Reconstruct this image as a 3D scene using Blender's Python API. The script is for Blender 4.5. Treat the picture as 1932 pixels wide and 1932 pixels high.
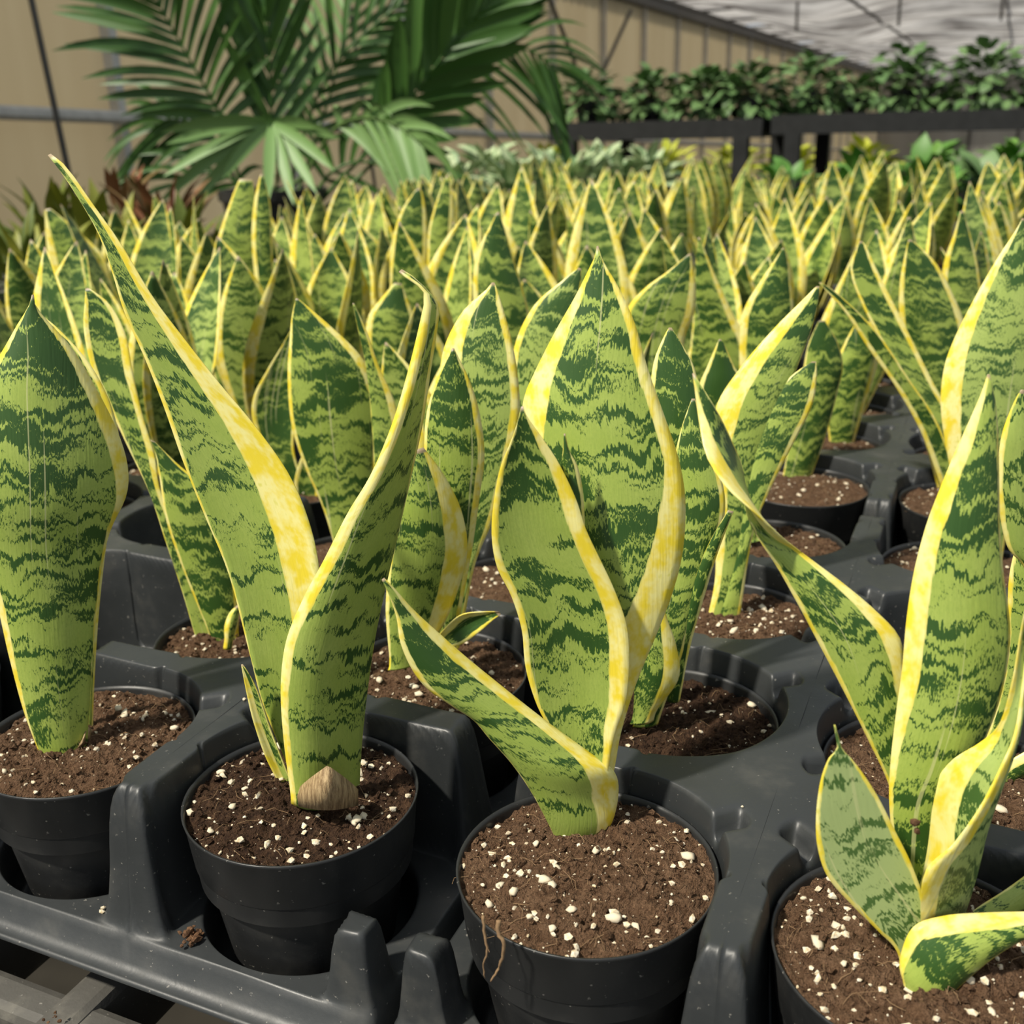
import bpy, bmesh, math, random
from mathutils import Vector, Matrix, noise
random.seed(7)
for o in list(bpy.data.objects): bpy.data.objects.remove(o)
SC = bpy.context.scene
COL = SC.collection
# ------------------------------------------------------------------ camera
S = 0.12                       # spacing of the tray cells
H = 0.095                      # height of the tray top above the bench
FPX = 2030.5
PITCH, ROLL, YAW = 0.34277, -0.02345, 0.41966
CY, SY = math.cos(YAW), math.sin(YAW)
CAM = Vector((S*0.9640, S*-2.6750, H + S*2.1156))
FH = Vector((-SY, CY, 0)); R0 = Vector((CY, SY, 0))
F = Vector((-SY*math.cos(PITCH), CY*math.cos(PITCH), -math.sin(PITCH)))
U0 = R0.cross(F)
RX = R0*math.cos(ROLL) + U0*math.sin(ROLL)
UX = U0*math.cos(ROLL) - R0*math.sin(ROLL)
cam = bpy.data.cameras.new('camera'); camo = bpy.data.objects.new('camera', cam); COL.objects.link(camo)
camo.matrix_world = Matrix(((RX.x, UX.x, -F.x, CAM.x), (RX.y, UX.y, -F.y, CAM.y), (RX.z, UX.z, -F.z, CAM.z), (0, 0, 0, 1)))
cam.sensor_width = 36; cam.lens = FPX/1932*36; cam.clip_start = 0.01; cam.clip_end = 200
cam.dof.use_dof = True; cam.dof.focus_distance = 0.435; cam.dof.aperture_fstop = 15
SC.camera = camo
# ------------------------------------------------------------------ light
w = bpy.data.worlds.new('sky'); SC.world = w; w.use_nodes = True
bg = w.node_tree.nodes['Background']; bg.inputs[0].default_value = (0.86, 0.93, 1.0, 1); bg.inputs[1].default_value = 0.42
sun = bpy.data.lights.new('sun', 'SUN'); suno = bpy.data.objects.new('sun', sun); COL.objects.link(suno)
sun.energy = 4.5; sun.angle = math.radians(3.0); sun.color = (1.0, 0.93, 0.80)
to_sun = (R0*-0.62 + FH*-0.40 + Vector((0, 0, 1.0))).normalized()
suno.rotation_euler = to_sun.to_track_quat('Z', 'Y').to_euler(); suno.location = (-2, -2, 4)
vs = SC.view_settings; vs.view_transform = 'Standard'; vs.look = 'None'; vs.exposure = 0.27; vs.gamma = 1; vs.use_curve_mapping = False

# ------------------------------------------------------------------ pixel helpers
def ray(x, y): return F + RX*((x-966)/FPX) - UX*((y-966)/FPX)
def at_z(x, y, z):
    d = ray(x, y); return CAM + d*((z-CAM.z)/d.z)
def at_fwd(x, y, dist):                    # point at a horizontal forward distance from the camera
    d = ray(x, y); return CAM + d*(dist/d.dot(FH))
def at_x(x, y, X):
    d = ray(x, y); return CAM + d*((X-CAM.x)/d.x)
def at_y(x, y, Y):
    d = ray(x, y); return CAM + d*((Y-CAM.y)/d.y)
def fwd(p): return (p-CAM).dot(FH)
def project(p):
    v = p-CAM; z = v.dot(F)
    if z < 0.02: return None
    return 966+FPX*v.dot(RX)/z, 966-FPX*v.dot(UX)/z
SEAM = 0.0729*S
def grid(i, j):                            # centre of a tray cell
    return Vector((i*S + math.floor(i/2)*SEAM, j*S + math.floor(j/4)*SEAM, 0))

# ------------------------------------------------------------------ object helpers
def ss(a, b, x):
    t = max(0.0, min(1.0, (x-a)/(b-a))); return t*t*(3-2*t)
def link(name, me, parent=None, mat=None, loc=None):
    o = bpy.data.objects.new(name, me); COL.objects.link(o)
    if mat and not me.materials: me.materials.append(mat)
    if parent: o.parent = parent
    if loc is not None: o.location = loc
    return o
def empty(name, loc, rz=0, sc=1):
    o = bpy.data.objects.new(name, None); COL.objects.link(o); o.location = loc; o.rotation_euler[2] = rz; o.scale = (sc, sc, sc)
    o.empty_display_size = 0.03
    return o
def tag(o, label=None, cat=None, group=None, kind=None):
    if label: o['label'] = label
    if cat: o['category'] = cat
    if group: o['group'] = group
    if kind: o['kind'] = kind
    return o
def mesh(name, vs, fs, smooth=True, mat=None):
    me = bpy.data.meshes.new(name); me.from_pydata([tuple(v) for v in vs], [], fs); me.update()
    if smooth: me.polygons.foreach_set('use_smooth', [True]*len(me.polygons))
    if mat: me.materials.append(mat)
    return me
_g = (1+5**.5)/2
ICOV = [Vector(v).normalized() for v in ((-1,_g,0),(1,_g,0),(-1,-_g,0),(1,-_g,0),(0,-1,_g),(0,1,_g),(0,-1,-_g),(0,1,-_g),(_g,0,-1),(_g,0,1),(-_g,0,-1),(-_g,0,1))]
ICOF = [(0,11,5),(0,5,1),(0,1,7),(0,7,10),(0,10,11),(1,5,9),(5,11,4),(11,10,2),(10,7,6),(7,1,8),(3,9,4),(3,4,2),(3,2,6),(3,6,8),(3,8,9),(4,9,5),(2,4,11),(6,2,10),(8,6,7),(9,8,1)]
class MB:
    def __init__(s): s.v = []; s.f = []
    def box(s, a, b, bev=0):
        n = len(s.v); (x0, y0, z0), (x1, y1, z1) = a, b
        s.v += [(x0,y0,z0),(x1,y0,z0),(x1,y1,z0),(x0,y1,z0),(x0,y0,z1),(x1,y0,z1),(x1,y1,z1),(x0,y1,z1)]
        s.f += [tuple(n+i for i in q) for q in ((3,2,1,0),(4,5,6,7),(0,1,5,4),(1,2,6,5),(2,3,7,6),(3,0,4,7))]
    def tube(s, pts, r, n=8, taper=None):
        pts = [Vector(p) for p in pts]; b = len(s.v); k = len(pts)
        up = Vector((0.31, 0.22, 0.92))
        for i, p in enumerate(pts):
            t = (pts[min(i+1, k-1)]-pts[max(i-1, 0)]).normalized()
            a = t.cross(up)
            if a.length < .05: a = t.cross(Vector((1, 0, 0)))
            a.normalize(); c = t.cross(a)
            rr = r*(taper[i] if taper else 1)
            for q in range(n):
                an = 2*math.pi*q/n; s.v.append(p + a*math.cos(an)*rr + c*math.sin(an)*rr)
        for i in range(k-1):
            for q in range(n):
                s.f.append((b+i*n+q, b+i*n+(q+1) % n, b+(i+1)*n+(q+1) % n, b+(i+1)*n+q))
        s.f.append(tuple(b+q for q in range(n))[::-1]); s.f.append(tuple(b+(k-1)*n+q for q in range(n)))
    def blob(s, c, r, rnd):
        n = len(s.v); sx, sy, sz = (rnd.uniform(.65, 1.25) for _ in range(3)); sz *= .8
        for v in ICOV:
            k = r*rnd.uniform(.6, 1.3); s.v.append((c[0]+v[0]*k*sx, c[1]+v[1]*k*sy, c[2]+v[2]*k*sz))
        s.f += [tuple(n+i for i in f) for f in ICOF]
    def build(s, name, mat, parent=None, smooth=False, loc=None):
        return link(name, mesh(name, s.v, s.f, smooth, mat), parent, None, loc)

# ------------------------------------------------------------------ materials
def new_mat(name):
    m = bpy.data.materials.new(name); m.use_nodes = True
    nt = m.node_tree; b = nt.nodes['Principled BSDF']
    return m, nt, b
class NT:
    def __init__(s, nt): s.nt = nt
    def n(s, t, **kw):
        o = s.nt.nodes.new(t)
        for k, v in kw.items(): setattr(o, k, v)
        return o
    def l(s, a, b): s.nt.links.new(a, b)
    def put(s, sock, v):
        if isinstance(v, bpy.types.NodeSocket): s.l(v, sock)
        else: sock.default_value = v
    def math(s, op, a, b=0.0, c=0.0, clamp=False):
        o = s.n('ShaderNodeMath', operation=op, use_clamp=clamp)
        s.put(o.inputs[0], a); s.put(o.inputs[1], b)
        if op in ('MULTIPLY_ADD',): s.put(o.inputs[2], c)
        return o.outputs[0]
    def vmath(s, op, a, b=(0, 0, 0)):
        o = s.n('ShaderNodeVectorMath', operation=op); s.put(o.inputs[0], a); s.put(o.inputs[1], b); return o.outputs[0]
    def noise(s, vec, scale, detail=2.0, rough=.5, dim='3D'):
        o = s.n('ShaderNodeTexNoise', noise_dimensions=dim); s.put(o.inputs['Vector'], vec); o.inputs['Scale'].default_value = scale
        o.inputs['Detail'].default_value = detail; o.inputs['Roughness'].default_value = rough
        return o.outputs[0]
    def smooth(s, v, a, b, lo=0.0, hi=1.0):
        o = s.n('ShaderNodeMapRange', interpolation_type='SMOOTHSTEP'); s.put(o.inputs[0], v)
        for i, q in zip((1, 2, 3, 4), (a, b, lo, hi)): s.put(o.inputs[i], q)
        return o.outputs[0]
    def mix(s, f, a, b, mode='MIX'):
        o = s.n('ShaderNodeMix', data_type='RGBA', blend_type=mode); s.put(o.inputs[0], f); s.put(o.inputs[6], a); s.put(o.inputs[7], b); return o.outputs[2]
    def bump(s, h, strength, dist):
        o = s.n('ShaderNodeBump'); s.put(o.inputs['Height'], h); o.inputs['Strength'].default_value = strength; o.inputs['Distance'].default_value = dist; return o.outputs[0]
def c4(r, g, b): return (r, g, b, 1)

def leaf_material():
    m, nt, b = new_mat('snake_leaf'); k = NT(nt)
    a = k.n('ShaderNodeAttribute', attribute_name='lc').outputs['Vector']
    mg = k.n('ShaderNodeAttribute', attribute_name='margin').outputs['Fac']
    tn = k.n('ShaderNodeAttribute', attribute_name='tone').outputs['Vector']
    ts = k.n('ShaderNodeSeparateXYZ'); k.l(tn, ts.inputs[0]); dark, pale, tip = ts.outputs
    oi = k.n('ShaderNodeObjectInfo')
    rnd = oi.outputs['Random']
    off = k.n('ShaderNodeCombineXYZ'); k.put(off.inputs[0], k.math('MULTIPLY', rnd, 731.0)); k.put(off.inputs[1], k.math('MULTIPLY', rnd, 377.0)); k.put(off.inputs[2], k.math('MULTIPLY', rnd, 91.0))
    p = k.vmath('ADD', a, off.outputs[0])
    ps = k.n('ShaderNodeSeparateXYZ'); k.l(p, ps.inputs[0]); lx, ly = ps.outputs[0], ps.outputs[1]
    # fibres: jagged up-down shift of the bands, fine across the leaf and long along it
    fib = k.noise(k.vmath('MULTIPLY', p, (1.1, .17, .3)), 1.0, 2.5, .65)
    wav = k.noise(k.vmath('MULTIPLY', p, (.11, .05, .3)), 1.0, 2.0)
    y2 = k.math('ADD', ly, k.math('ADD', k.math('MULTIPLY', k.math('SUBTRACT', fib, .5), 10.0), k.math('MULTIPLY', k.math('SUBTRACT', wav, .5), 20.0)))
    cv = k.n('ShaderNodeCombineXYZ'); k.put(cv.inputs[0], k.math('MULTIPLY', lx, .030)); k.put(cv.inputs[1], k.math('MULTIPLY', y2, .25)); k.put(cv.inputs[2], k.math('MULTIPLY', rnd, 50.0))
    band = k.noise(cv.outputs[0], 1.0, 2.2, .55)
    spk = k.noise(k.vmath('MULTIPLY', p, (1.5, .6, 1)), 1.0, 4.0, .75)
    big = k.noise(k.vmath('MULTIPLY', p, (.04, .03, 1)), 1.0, 1.0)
    v = k.math('ADD', band, k.math('ADD', k.math('MULTIPLY', k.math('SUBTRACT', spk, .5), .34), k.math('MULTIPLY', k.math('SUBTRACT', big, .5), .22)))
    v = k.math('ADD', v, k.math('MULTIPLY', dark, .32))
    dk = k.smooth(v, .525, .565)
    tone = k.noise(k.vmath('MULTIPLY', p, (.07, .05, 1)), 1.0, 2.0)
    lg = k.mix(tone, c4(.285, .385, .055), c4(.420, .510, .120))
    lg = k.mix(k.smooth(spk, .35, .7, 0, .35), lg, c4(.20, .31, .05))
    lg = k.mix(pale, lg, c4(.40, .50, .22))
    dg = k.mix(tone, c4(.022, .070, .010), c4(.045, .105, .020))
    dg = k.mix(k.math('MULTIPLY', pale, .6), dg, c4(.12, .22, .06))
    g = k.mix(dk, lg, dg)
    # yellow margin
    mb = k.noise(k.vmath('MULTIPLY', p, (.5, .06, 1)), 1.0, 3.0, .6)
    m1 = k.math('ADD', mg, k.math('MULTIPLY', k.math('SUBTRACT', mb, .5), 2.2))
    mf = k.smooth(m1, -.12, .22)
    yn = k.noise(k.vmath('MULTIPLY', p, (.13, .085, 1)), 1.0, 3.0, .6)
    ye = k.mix(k.smooth(yn, .36, .62), c4(.87, .69, .045), c4(.93, .85, .32))
    ye = k.mix(k.smooth(yn, .63, .72, 0, .55), ye, c4(.66, .62, .05))
    ed = k.smooth(m1, .0, .9, .45, 0)
    ye = k.mix(ed, ye, c4(.52, .56, .12))
    col = k.mix(mf, g, ye)
    # pale fine streaks along the leaf
    st = k.noise(k.vmath('MULTIPLY', p, (.55, .006, 1)), 1.0, 1.0)
    col = k.mix(k.smooth(st, .70, .74, 0, .55), col, c4(.62, .62, .30))
    col = k.mix(k.smooth(tip, .3, .9), col, c4(.34, .26, .16))
    k.l(col, b.inputs['Base Color'])
    b.inputs['Roughness'].default_value = .42; b.inputs['Specular IOR Level'].default_value = .42
    bh = k.noise(k.vmath('MULTIPLY', p, (.9, .05, 1)), 1.0, 2.0)
    k.l(k.bump(bh, .25, .0006), b.inputs['Normal'])
    return m
M_LEAF = leaf_material()

def plastic(name, base, rough, dusty, bumpy=.0):
    m, nt, b = new_mat(name); k = NT(nt)
    co = k.n('ShaderNodeTexCoord').outputs['Object']
    d = k.noise(co, 38.0, 4.0, .6); s = k.noise(co, 420.0, 2.0, .6); big = k.noise(co, 9.0, 3.0)
    sc = k.noise(k.vmath('MULTIPLY', co, (1, 6, 1)), 60.0, 5.0, .75)
    col = k.mix(k.smooth(big, .3, .75, 0, .7), c4(*base), c4(*[q*1.6+.008 for q in base]))
    col = k.mix(k.smooth(d, .52, .75, 0, dusty), col, c4(.16, .15, .125))
    col = k.mix(k.smooth(s, .69, .75, 0, .45), col, c4(.36, .34, .30))
    col = k.mix(k.smooth(sc, .69, .76, 0, .25), col, c4(.40, .40, .38))
    k.l(col, b.inputs['Base Color'])
    k.l(k.smooth(d, .3, .7, rough-.06, rough+.12), b.inputs['Roughness'])
    if bumpy: k.l(k.bump(s, bumpy, .0004), b.inputs['Normal'])
    return m
M_TRAY = plastic('tray_plastic', (.022, .0245, .0255), .42, .16, .15)
M_POT = plastic('pot_plastic', (.0145, .0152, .0155), .38, .10, .10)
M_BENCH = plastic('bench_plastic', (.055, .052, .045), .65, .75, .4)

def soil_material(name, c1, c2, c3):
    m, nt, b = new_mat(name); k = NT(nt)
    co = k.n('ShaderNodeTexCoord').outputs['Object']
    a = k.noise(co, 260.0, 4.0, .7); q = k.noise(co, 900.0, 3.0, .7); z = k.noise(co, 60.0, 3.0, .6)
    fb = k.noise(k.vmath('MULTIPLY', co, (1, .25, 1)), 1300.0, 2.0, .6)
    col = k.mix(k.smooth(a, .32, .68), c4(*c1), c4(*c2))
    col = k.mix(k.smooth(z, .45, .7, 0, .6), col, c4(*c3))
    col = k.mix(k.smooth(q, .55, .75, 0, .55), col, c4(*[min(1, x*2.0) for x in c2]))
    col = k.mix(k.smooth(q, .45, .25, 0, .7), col, c4(*[x*.3 for x in c1]))
    k.l(col, b.inputs['Base Color']); b.inputs['Roughness'].default_value = .95; b.inputs['Specular IOR Level'].default_value = .15
    hgt = k.math('ADD', k.math('MULTIPLY', a, 1.0), k.math('ADD', k.math('MULTIPLY', q, .5), k.math('MULTIPLY', fb, .4)))
    k.l(k.bump(hgt, 1.0, .0042), b.inputs['Normal'])
    return m
M_SOIL = soil_material('peat_dry', (.092, .050, .027), (.185, .110, .064), (.140, .078, .043))
M_SOILD = soil_material('peat_damp', (.030, .016, .010), (.090, .050, .028), (.055, .029, .017))
def simple(name, c, rough=.7, var=.25, scale=200.0, c2=None, spec=.3):
    m, nt, b = new_mat(name); k = NT(nt)
    co = k.n('ShaderNodeTexCoord').outputs['Object']
    n = k.noise(co, scale, 3.0, .6)
    col = k.mix(k.smooth(n, .3, .7), c4(*c), c4(*(c2 or [x*(1-var) for x in c])))
    k.l(col, b.inputs['Base Color']); b.inputs['Roughness'].default_value = rough; b.inputs['Specular IOR Level'].default_value = spec
    return m
M_PERL = simple('perlite', (.78, .73, .60), .9, .35, 700, (.60, .47, .28))
M_FIB = simple('root_fibre', (.30, .19, .10), .9, .3, 300)
def sheath_material():
    m, nt, b = new_mat('papery_sheath'); k = NT(nt); co = k.n('ShaderNodeTexCoord').outputs['Object']
    n = k.noise(k.vmath('MULTIPLY', co, (1, 1, .12)), 700.0, 4.0, .7)
    k.l(k.mix(k.smooth(n, .35, .65), c4(.50, .36, .19), c4(.22, .14, .065)), b.inputs['Base Color']); b.inputs['Roughness'].default_value = .7
    k.l(k.bump(n, .8, .0015), b.inputs['Normal'])
    return m
M_SHEATH = sheath_material()
M_CLUMP = simple('soil_crumb', (.16, .085, .042), .95, .5, 500, (.06, .03, .016))

# ------------------------------------------------------------------ large structure
def translucent(name, c, mixf=.5, scale=3.0, c2=None, stretch=(1, 1, 1)):
    m = bpy.data.materials.new(name); m.use_nodes = True; nt = m.node_tree; nt.nodes.clear(); k = NT(nt)
    out = k.n('ShaderNodeOutputMaterial'); d = k.n('ShaderNodeBsdfDiffuse'); t = k.n('ShaderNodeBsdfTranslucent'); mx = k.n('ShaderNodeMixShader')
    co = k.n('ShaderNodeTexCoord').outputs['Object']
    n = k.noise(k.vmath('MULTIPLY', co, stretch), scale, 4.0, .6)
    col = k.mix(k.smooth(n, .3, .7), c4(*c), c4(*(c2 or [x*.8 for x in c])))
    k.l(col, d.inputs[0]); k.l(col, t.inputs[0]); mx.inputs[0].default_value = mixf
    k.l(d.outputs[0], mx.inputs[1]); k.l(t.outputs[0], mx.inputs[2]); k.l(mx.outputs[0], out.inputs[0])
    return m
M_PANEL = translucent('ribbed_panel', (.56, .46, .285), .5, 1.2, (.50, .40, .24), (1, 3, .3))
M_PANEL2 = translucent('end_panel', (.62, .60, .55), .5, .6, (.48, .45, .41), (2, 1, .4))
M_CLOTH = translucent('shade_cloth', (.68, .66, .645), .64, 1.9, (.11, .10, .095), (.5, 3.4, 1))  # dark streaks put the shading of the folds into the cloth colour
M_ALU = simple('frame_metal', (.62, .60, .55), .5, .2, 20)
M_DKMET = simple('dark_steel', (.10, .095, .085), .5, .2, 20)
M_GROUND = simple('ground', (.030, .026, .019), .95, .4, 4, (.016, .014, .010))
M_DKWOOD = simple('dark_bench', (.020, .021, .021), .6, .3, 20)

ZF = -0.85
XW = -3.3
YB = 33.0
g = MB(); g.box((-6, -3, ZF-.1), (12, YB+1, ZF)); tag(g.build('floor', M_GROUND), kind='structure')
ZE = CAM.z + 1.10
wl = tag(empty('wall_left', (XW, 0, ZF)), kind='structure')
sill = MB(); sill.box((-.03, -1.5, 0), (.03, YB, .10)); sill.build('sill', M_ALU, wl)
pw = 1.22; y = -1.5
while y < YB-.1:
    pb = MB(); rib = .0
    n = 14
    vs_, fs_ = [], []
    for i in range(n+1):
        yy = y+.012+(pw-.024)*i/n; xx = -.012 if i % 2 else .004
        vs_ += [(xx, yy, .10), (xx, yy, ZE-ZF)]
    for i in range(n): fs_.append((2*i, 2*i+2, 2*i+3, 2*i+1))
    link('panel', mesh('panel', vs_, fs_, True, M_PANEL), wl)
    po = MB(); po.box((.0, y-.022, .05), (.05, y+.022, ZE-ZF)); po.build('post', M_ALU, wl)
    y += pw
# rails, eave beam
A = at_x(0, 212, XW+.07); B = at_x(1000, 256, XW+.07)
rl = MB(); d = (B-A)/(B.y-A.y)
rl.tube([A+d*(-1.5-A.y)-Vector((XW, 0, ZF)), A+d*(YB-1-A.y)-Vector((XW, 0, ZF))], .027, 8); rl.build('rail', M_ALU, wl)
ev = MB(); ev.box((-.05, -1.5, ZE-ZF-.03), (.09, YB, ZE-ZF+.09)); ev.build('eave_beam', M_DKMET, wl)
for (a, b, r) in (((55, -20), (122, 292), .011), ((655, -20), (700, 300), .010), ((1190, 20), (1140, 130), .016), ((1030, -20), (1085, 120), .016)):
    p0, p1 = at_x(*a, XW+.30), at_x(*b, XW+.30)
    e = p1-p0; p1 = p0+e*((ZF-p0.z)/e.z) if a[0] < 800 else p1
    br = MB(); br.tube([p0-Vector((XW, 0, ZF)), p1-Vector((XW, 0, ZF))], r, 8); br.build('brace_rod', M_DKMET, wl)
wb = tag(empty('wall_back', (0, YB, ZF)), kind='structure')
x = XW
while x < 10:
    b_ = MB(); b_.box((x+.03, 0, 0), (x+1.17, .03, ZE-ZF+.1)); b_.build('panel', M_PANEL2, wb)
    b_ = MB(); b_.box((x-.04, -.05, 0), (x+.04, .0, ZE-ZF+.1)); b_.build('post', M_DKMET, wb)
    x += 1.2
b_ = MB(); b_.box((XW, -.06, .95), (10, 0, 1.05)); b_.build('rail', M_ALU, wb)
# shade cloth hung in swags under the roof
ce = tag(empty('ceiling', (0, 0, ZE)), kind='structure')
nb = 20; y0c = 6.2
for s_ in range(nb):
    ya = y0c + s_*1.34; yb_ = ya + (1.34 if s_ % 3 else 1.02)
    nx, ny = 60, 10; vs_, fs_ = [], []
    for i in range(nx+1):
        for j in range(ny+1):
            X = XW + 12.5*i/nx; t = j/ny; Y = ya + (yb_-ya)*t
            sag = .42*math.sin(math.pi*t)*(.75+.5*noise.noise(Vector((X*.5, s_*3.1, 0))))
            sag += .05*noise.noise(Vector((X*1.9, Y*2.6, 3))) + .07*math.sin(X*1.7+s_)*.5; sag *= ss(0, 1.6, X-XW)
            vs_.append((X, Y, .12 + .05*(X-XW)*(1 if X < 2 else 0)+.05*(2-XW)*(0 if X < 2 else 1) - sag))
    for i in range(nx):
        for j in range(ny):
            q = i*(ny+1)+j; fs_.append((q, q+ny+1, q+ny+2, q+1))
    link('shade_cloth_swag', mesh('shade_cloth_swag', vs_, fs_, True, M_CLOTH), ce)
    wr = MB(); wr.tube([(XW, ya, .10), (3, ya, .32), (9.2, ya, .36)], .014, 6); wr.build('support_wire', M_DKMET, ce)
for k in range(9):
    wr = MB(); xx = XW+.6+k*1.3; wr.tube([(xx, y0c, .05+.05*min(5.3, xx-XW)-.2), (xx+.1, YB-1, .05+.05*min(5.3, xx-XW)-.2)], .016, 6); wr.build('support_wire', M_DKMET, ce)
for px_ in ((1690, 60), (1500, 40), (1880, 70)):
    pp = at_y(px_[0], px_[1], 11.0)
    hw = MB(); hw.tube([(pp.x, 11.0, .4), (pp.x+.02, 11.0, -.30)], .013, 6); hw.build('hanging_rod', M_DKMET, ce)

# ------------------------------------------------------------------ plant bench under the trays
M_STEEL = M_DKMET
bn = tag(empty('plant_bench', (0, 0, -.045)), 'long nursery bench with a dusty grey open lattice top carrying the snake plant trays', 'bench')
LP = at_z(128, 1905, -.004)
for k in range(-11, 9):
    x0 = LP.x + k*.080 - .010
    if x0 < -1.06 or x0 > .40: continue
    b_ = MB(); b_.box((x0, -.75, 0), (x0+.020, 3.6, .041)); o = b_.build('lattice_bar', M_BENCH, bn)
    md = o.modifiers.new('bevel', 'BEVEL'); md.width = .005; md.segments = 2
for k in range(-6, 9):
    y0 = LP.y - .010 + (k*.080 if k < 3 else .16+(k-2)*.55)
    b_ = MB(); b_.box((-1.07, y0, -.004), (.43, y0+.020, .039)); o = b_.build('lattice_cross_bar', M_BENCH, bn)
    md = o.modifiers.new('bevel', 'BEVEL'); md.width = .005; md.segments = 2
for x0 in (-1.02, .36):
    for y0 in (-.15, 1.7, 3.5):
        b_ = MB(); b_.box((x0-.02, y0-.02, ZF+.045), (x0+.02, y0+.02, 0)); b_.build('leg', M_STEEL, bn)

# ------------------------------------------------------------------ nursery trays
NC, NR, FL, TF = 2, 4, .030, .0015
RW0, RW1 = .0440, .0527
def tray_surf(x, y, cut=0.0):
    m = 1.0; ts = []
    for t, q, n in ((-y, x, NC), (y-(NR-1)*S, x, NC), (-x, y, NR), (x-(NC-1)*S, y, NR)):
        if t > 0:
            if y < 0 and t == -y: t += cut*ss(0, .03, t)
            d = min(abs(q-(k+.5)*S) for k in range(n-1))
            m *= (1-ss(.0088, .0128, d-.004*ss(.045, .06, t)))*(1-ss(.0475, .0588, t)); ts.append(t)
    z = FL + (H-FL)*m
    if len(ts) == 2:
        c = max(abs(ts[0]-.0488), abs(ts[1]-.0488)); z = max(z, FL+.033*(1-ss(.0068, .0102, c)))
    return z
def make_tray(name, front):
    NA = 240; CUT = .010 if front else 0.0
    vs_, fs_, cache = [], [], {}
    def vid(p):
        k = (round(p[0], 5), round(p[1], 5), round(p[2], 5))
        if k not in cache: cache[k] = len(vs_); vs_.append(p)
        return cache[k]
    qs = [0, .02, .05]+[.09+.91*k/24 for k in range(25)]
    for a in range(NC):
        for b in range(NR):
            cx, cy = a*S, b*S; rings = []
            for i in range(NA):
                th = 2*math.pi*i/NA; c, s = math.cos(th), math.sin(th)
                if CUT and b == 0 and s < 0:
                    ca = math.atan2(-(S/2-CUT), S/2 if c > 0 else -S/2) % (2*math.pi)
                    if abs(th-ca) <= math.pi/NA*1.0001: th = ca; c, s = math.cos(th), math.sin(th)
                R = min((S/2)/max(abs(c), 1e-9), (S/2-(CUT if b == 0 and s < 0 else 0))/max(abs(s), 1e-9)); col = []
                for r in (.012, .03, RW0-.004): col.append((cx+c*r, cy+s*r, TF))
                rq = min(.0535, R); T = min(tray_surf(cx+c*rq, cy+s*rq, CUT), tray_surf(cx+c*.048, cy+s*.048, CUT))
                rt = RW0 + (T-TF)/(H-TF)*(RW1-RW0)
                for k in (.02, .35, .75, .97):
                    col.append((cx+c*(RW0+(rt-.0008-RW0)*k), cy+s*(RW0+(rt-.0008-RW0)*k), TF+(T-TF-.0012)*k))
                for q in qs:
                    r = rt + (R-rt)*q; X, Y = cx+c*r, cy+s*r
                    z = tray_surf(X, Y, CUT)
                    if q == 0: z = T-.0008
                    # finger slots beside the hole
                    for sa in (.62, math.pi-.62, -.62, math.pi+.62):
                        du = (r-.0555); dv = (th-sa+math.pi) % (2*math.pi)-math.pi
                        if z > .07 and abs(dv) < .5:
                            z -= .010*(1-ss(.0028, .0046, abs(dv)*r))*(1-ss(.007, .0095, du))*(1 if (a+b) % 2 == 0 or sa > 0 else 0)
                    z += .0006*noise.noise(Vector((X*30+a, Y*30, 1)))
                    col.append((X, Y, z))
                # outer lip
                ox = oy = 0.0; e = 1e-6
                X, Y, z = col[-1]; dx, dy = X-cx, Y-cy
                if a == 0 and dx < -S/2+e: ox = -1
                if a == NC-1 and dx > S/2-e: ox = 1
                if b == 0 and dy < -S/2+CUT+e: oy = -1
                if b == NR-1 and dy > S/2-e: oy = 1
                ext = []
                for (w_, h_) in ((.0012, FL-.001), (.0028, .014), (.0036, .010), (.0040, .0015)) :
                    wx, wy = w_, w_
                    if front and oy < 0:
                        wy = {.0012: .0016, .0028: .0045, .0036: .0095, .0040: .0108}[w_]
                        h_ = {.0012: FL-.001, .0028: .0190, .0036: .0170, .0040: .0178}[w_]
                    ext.append((X+ox*wx, Y+oy*wy, h_) if (ox or oy) else None)
                if front and oy < 0: ext.append((X+ox*.0042, Y-.0110, .0150))
                elif ext[0]: ext.append((X+ox*.0042, Y+oy*.0042, .0))
                rings.append((col, ext))
            ce_ = vid((cx, cy, TF)); n = len(rings[0][0])
            ids = [[vid(p) for p in r[0]] for r in rings]
            for i in range(NA):
                j = (i+1) % NA
                fs_.append((ce_, ids[i][0], ids[j][0]))
                for k in range(n-1): fs_.append((ids[i][k], ids[i][k+1], ids[j][k+1], ids[j][k]))
                ea, eb = rings[i][1], rings[j][1]
                if ea[0] and eb[0]:
                    pa, pb = rings[i][0][-1], rings[j][0][-1]
                    # both ends must lie on the same outer side
                    la = [ids[i][-1]]+[vid(p) for p in ea]; lb = [ids[j][-1]]+[vid(p) for p in eb]
                    for k in range(min(len(la), len(lb))-1):
                        q = [la[k], la[k+1], lb[k+1], lb[k]]
                        q = [v for w_, v in enumerate(q) if v not in q[:w_]]
                        if len(q) > 2: fs_.append(tuple(q))
    me = mesh(name, vs_, fs_, True, M_TRAY)
    bm = bmesh.new(); bm.from_mesh(me)
    vv = [v for v in bm.verts if not v.is_boundary and v.co.z > FL*.6]
    for _ in range(3): bmesh.ops.smooth_vert(bm, verts=vv, factor=.5, use_axis_x=True, use_axis_y=True, use_axis_z=True)
    bm.to_mesh(me); bm.free(); me.update()
    return me
TM_F, TM_B = make_tray('tray_front', True), make_tray('tray_back', False)
TRAY_LAB = {(-1, 0): 'black plastic tray holding the tallest leaning leaf, bare bench lattice at its edge',
            (0, 0): 'black plastic tray holding the pot with roots hanging over its rim'}
TRAYS = []
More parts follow.
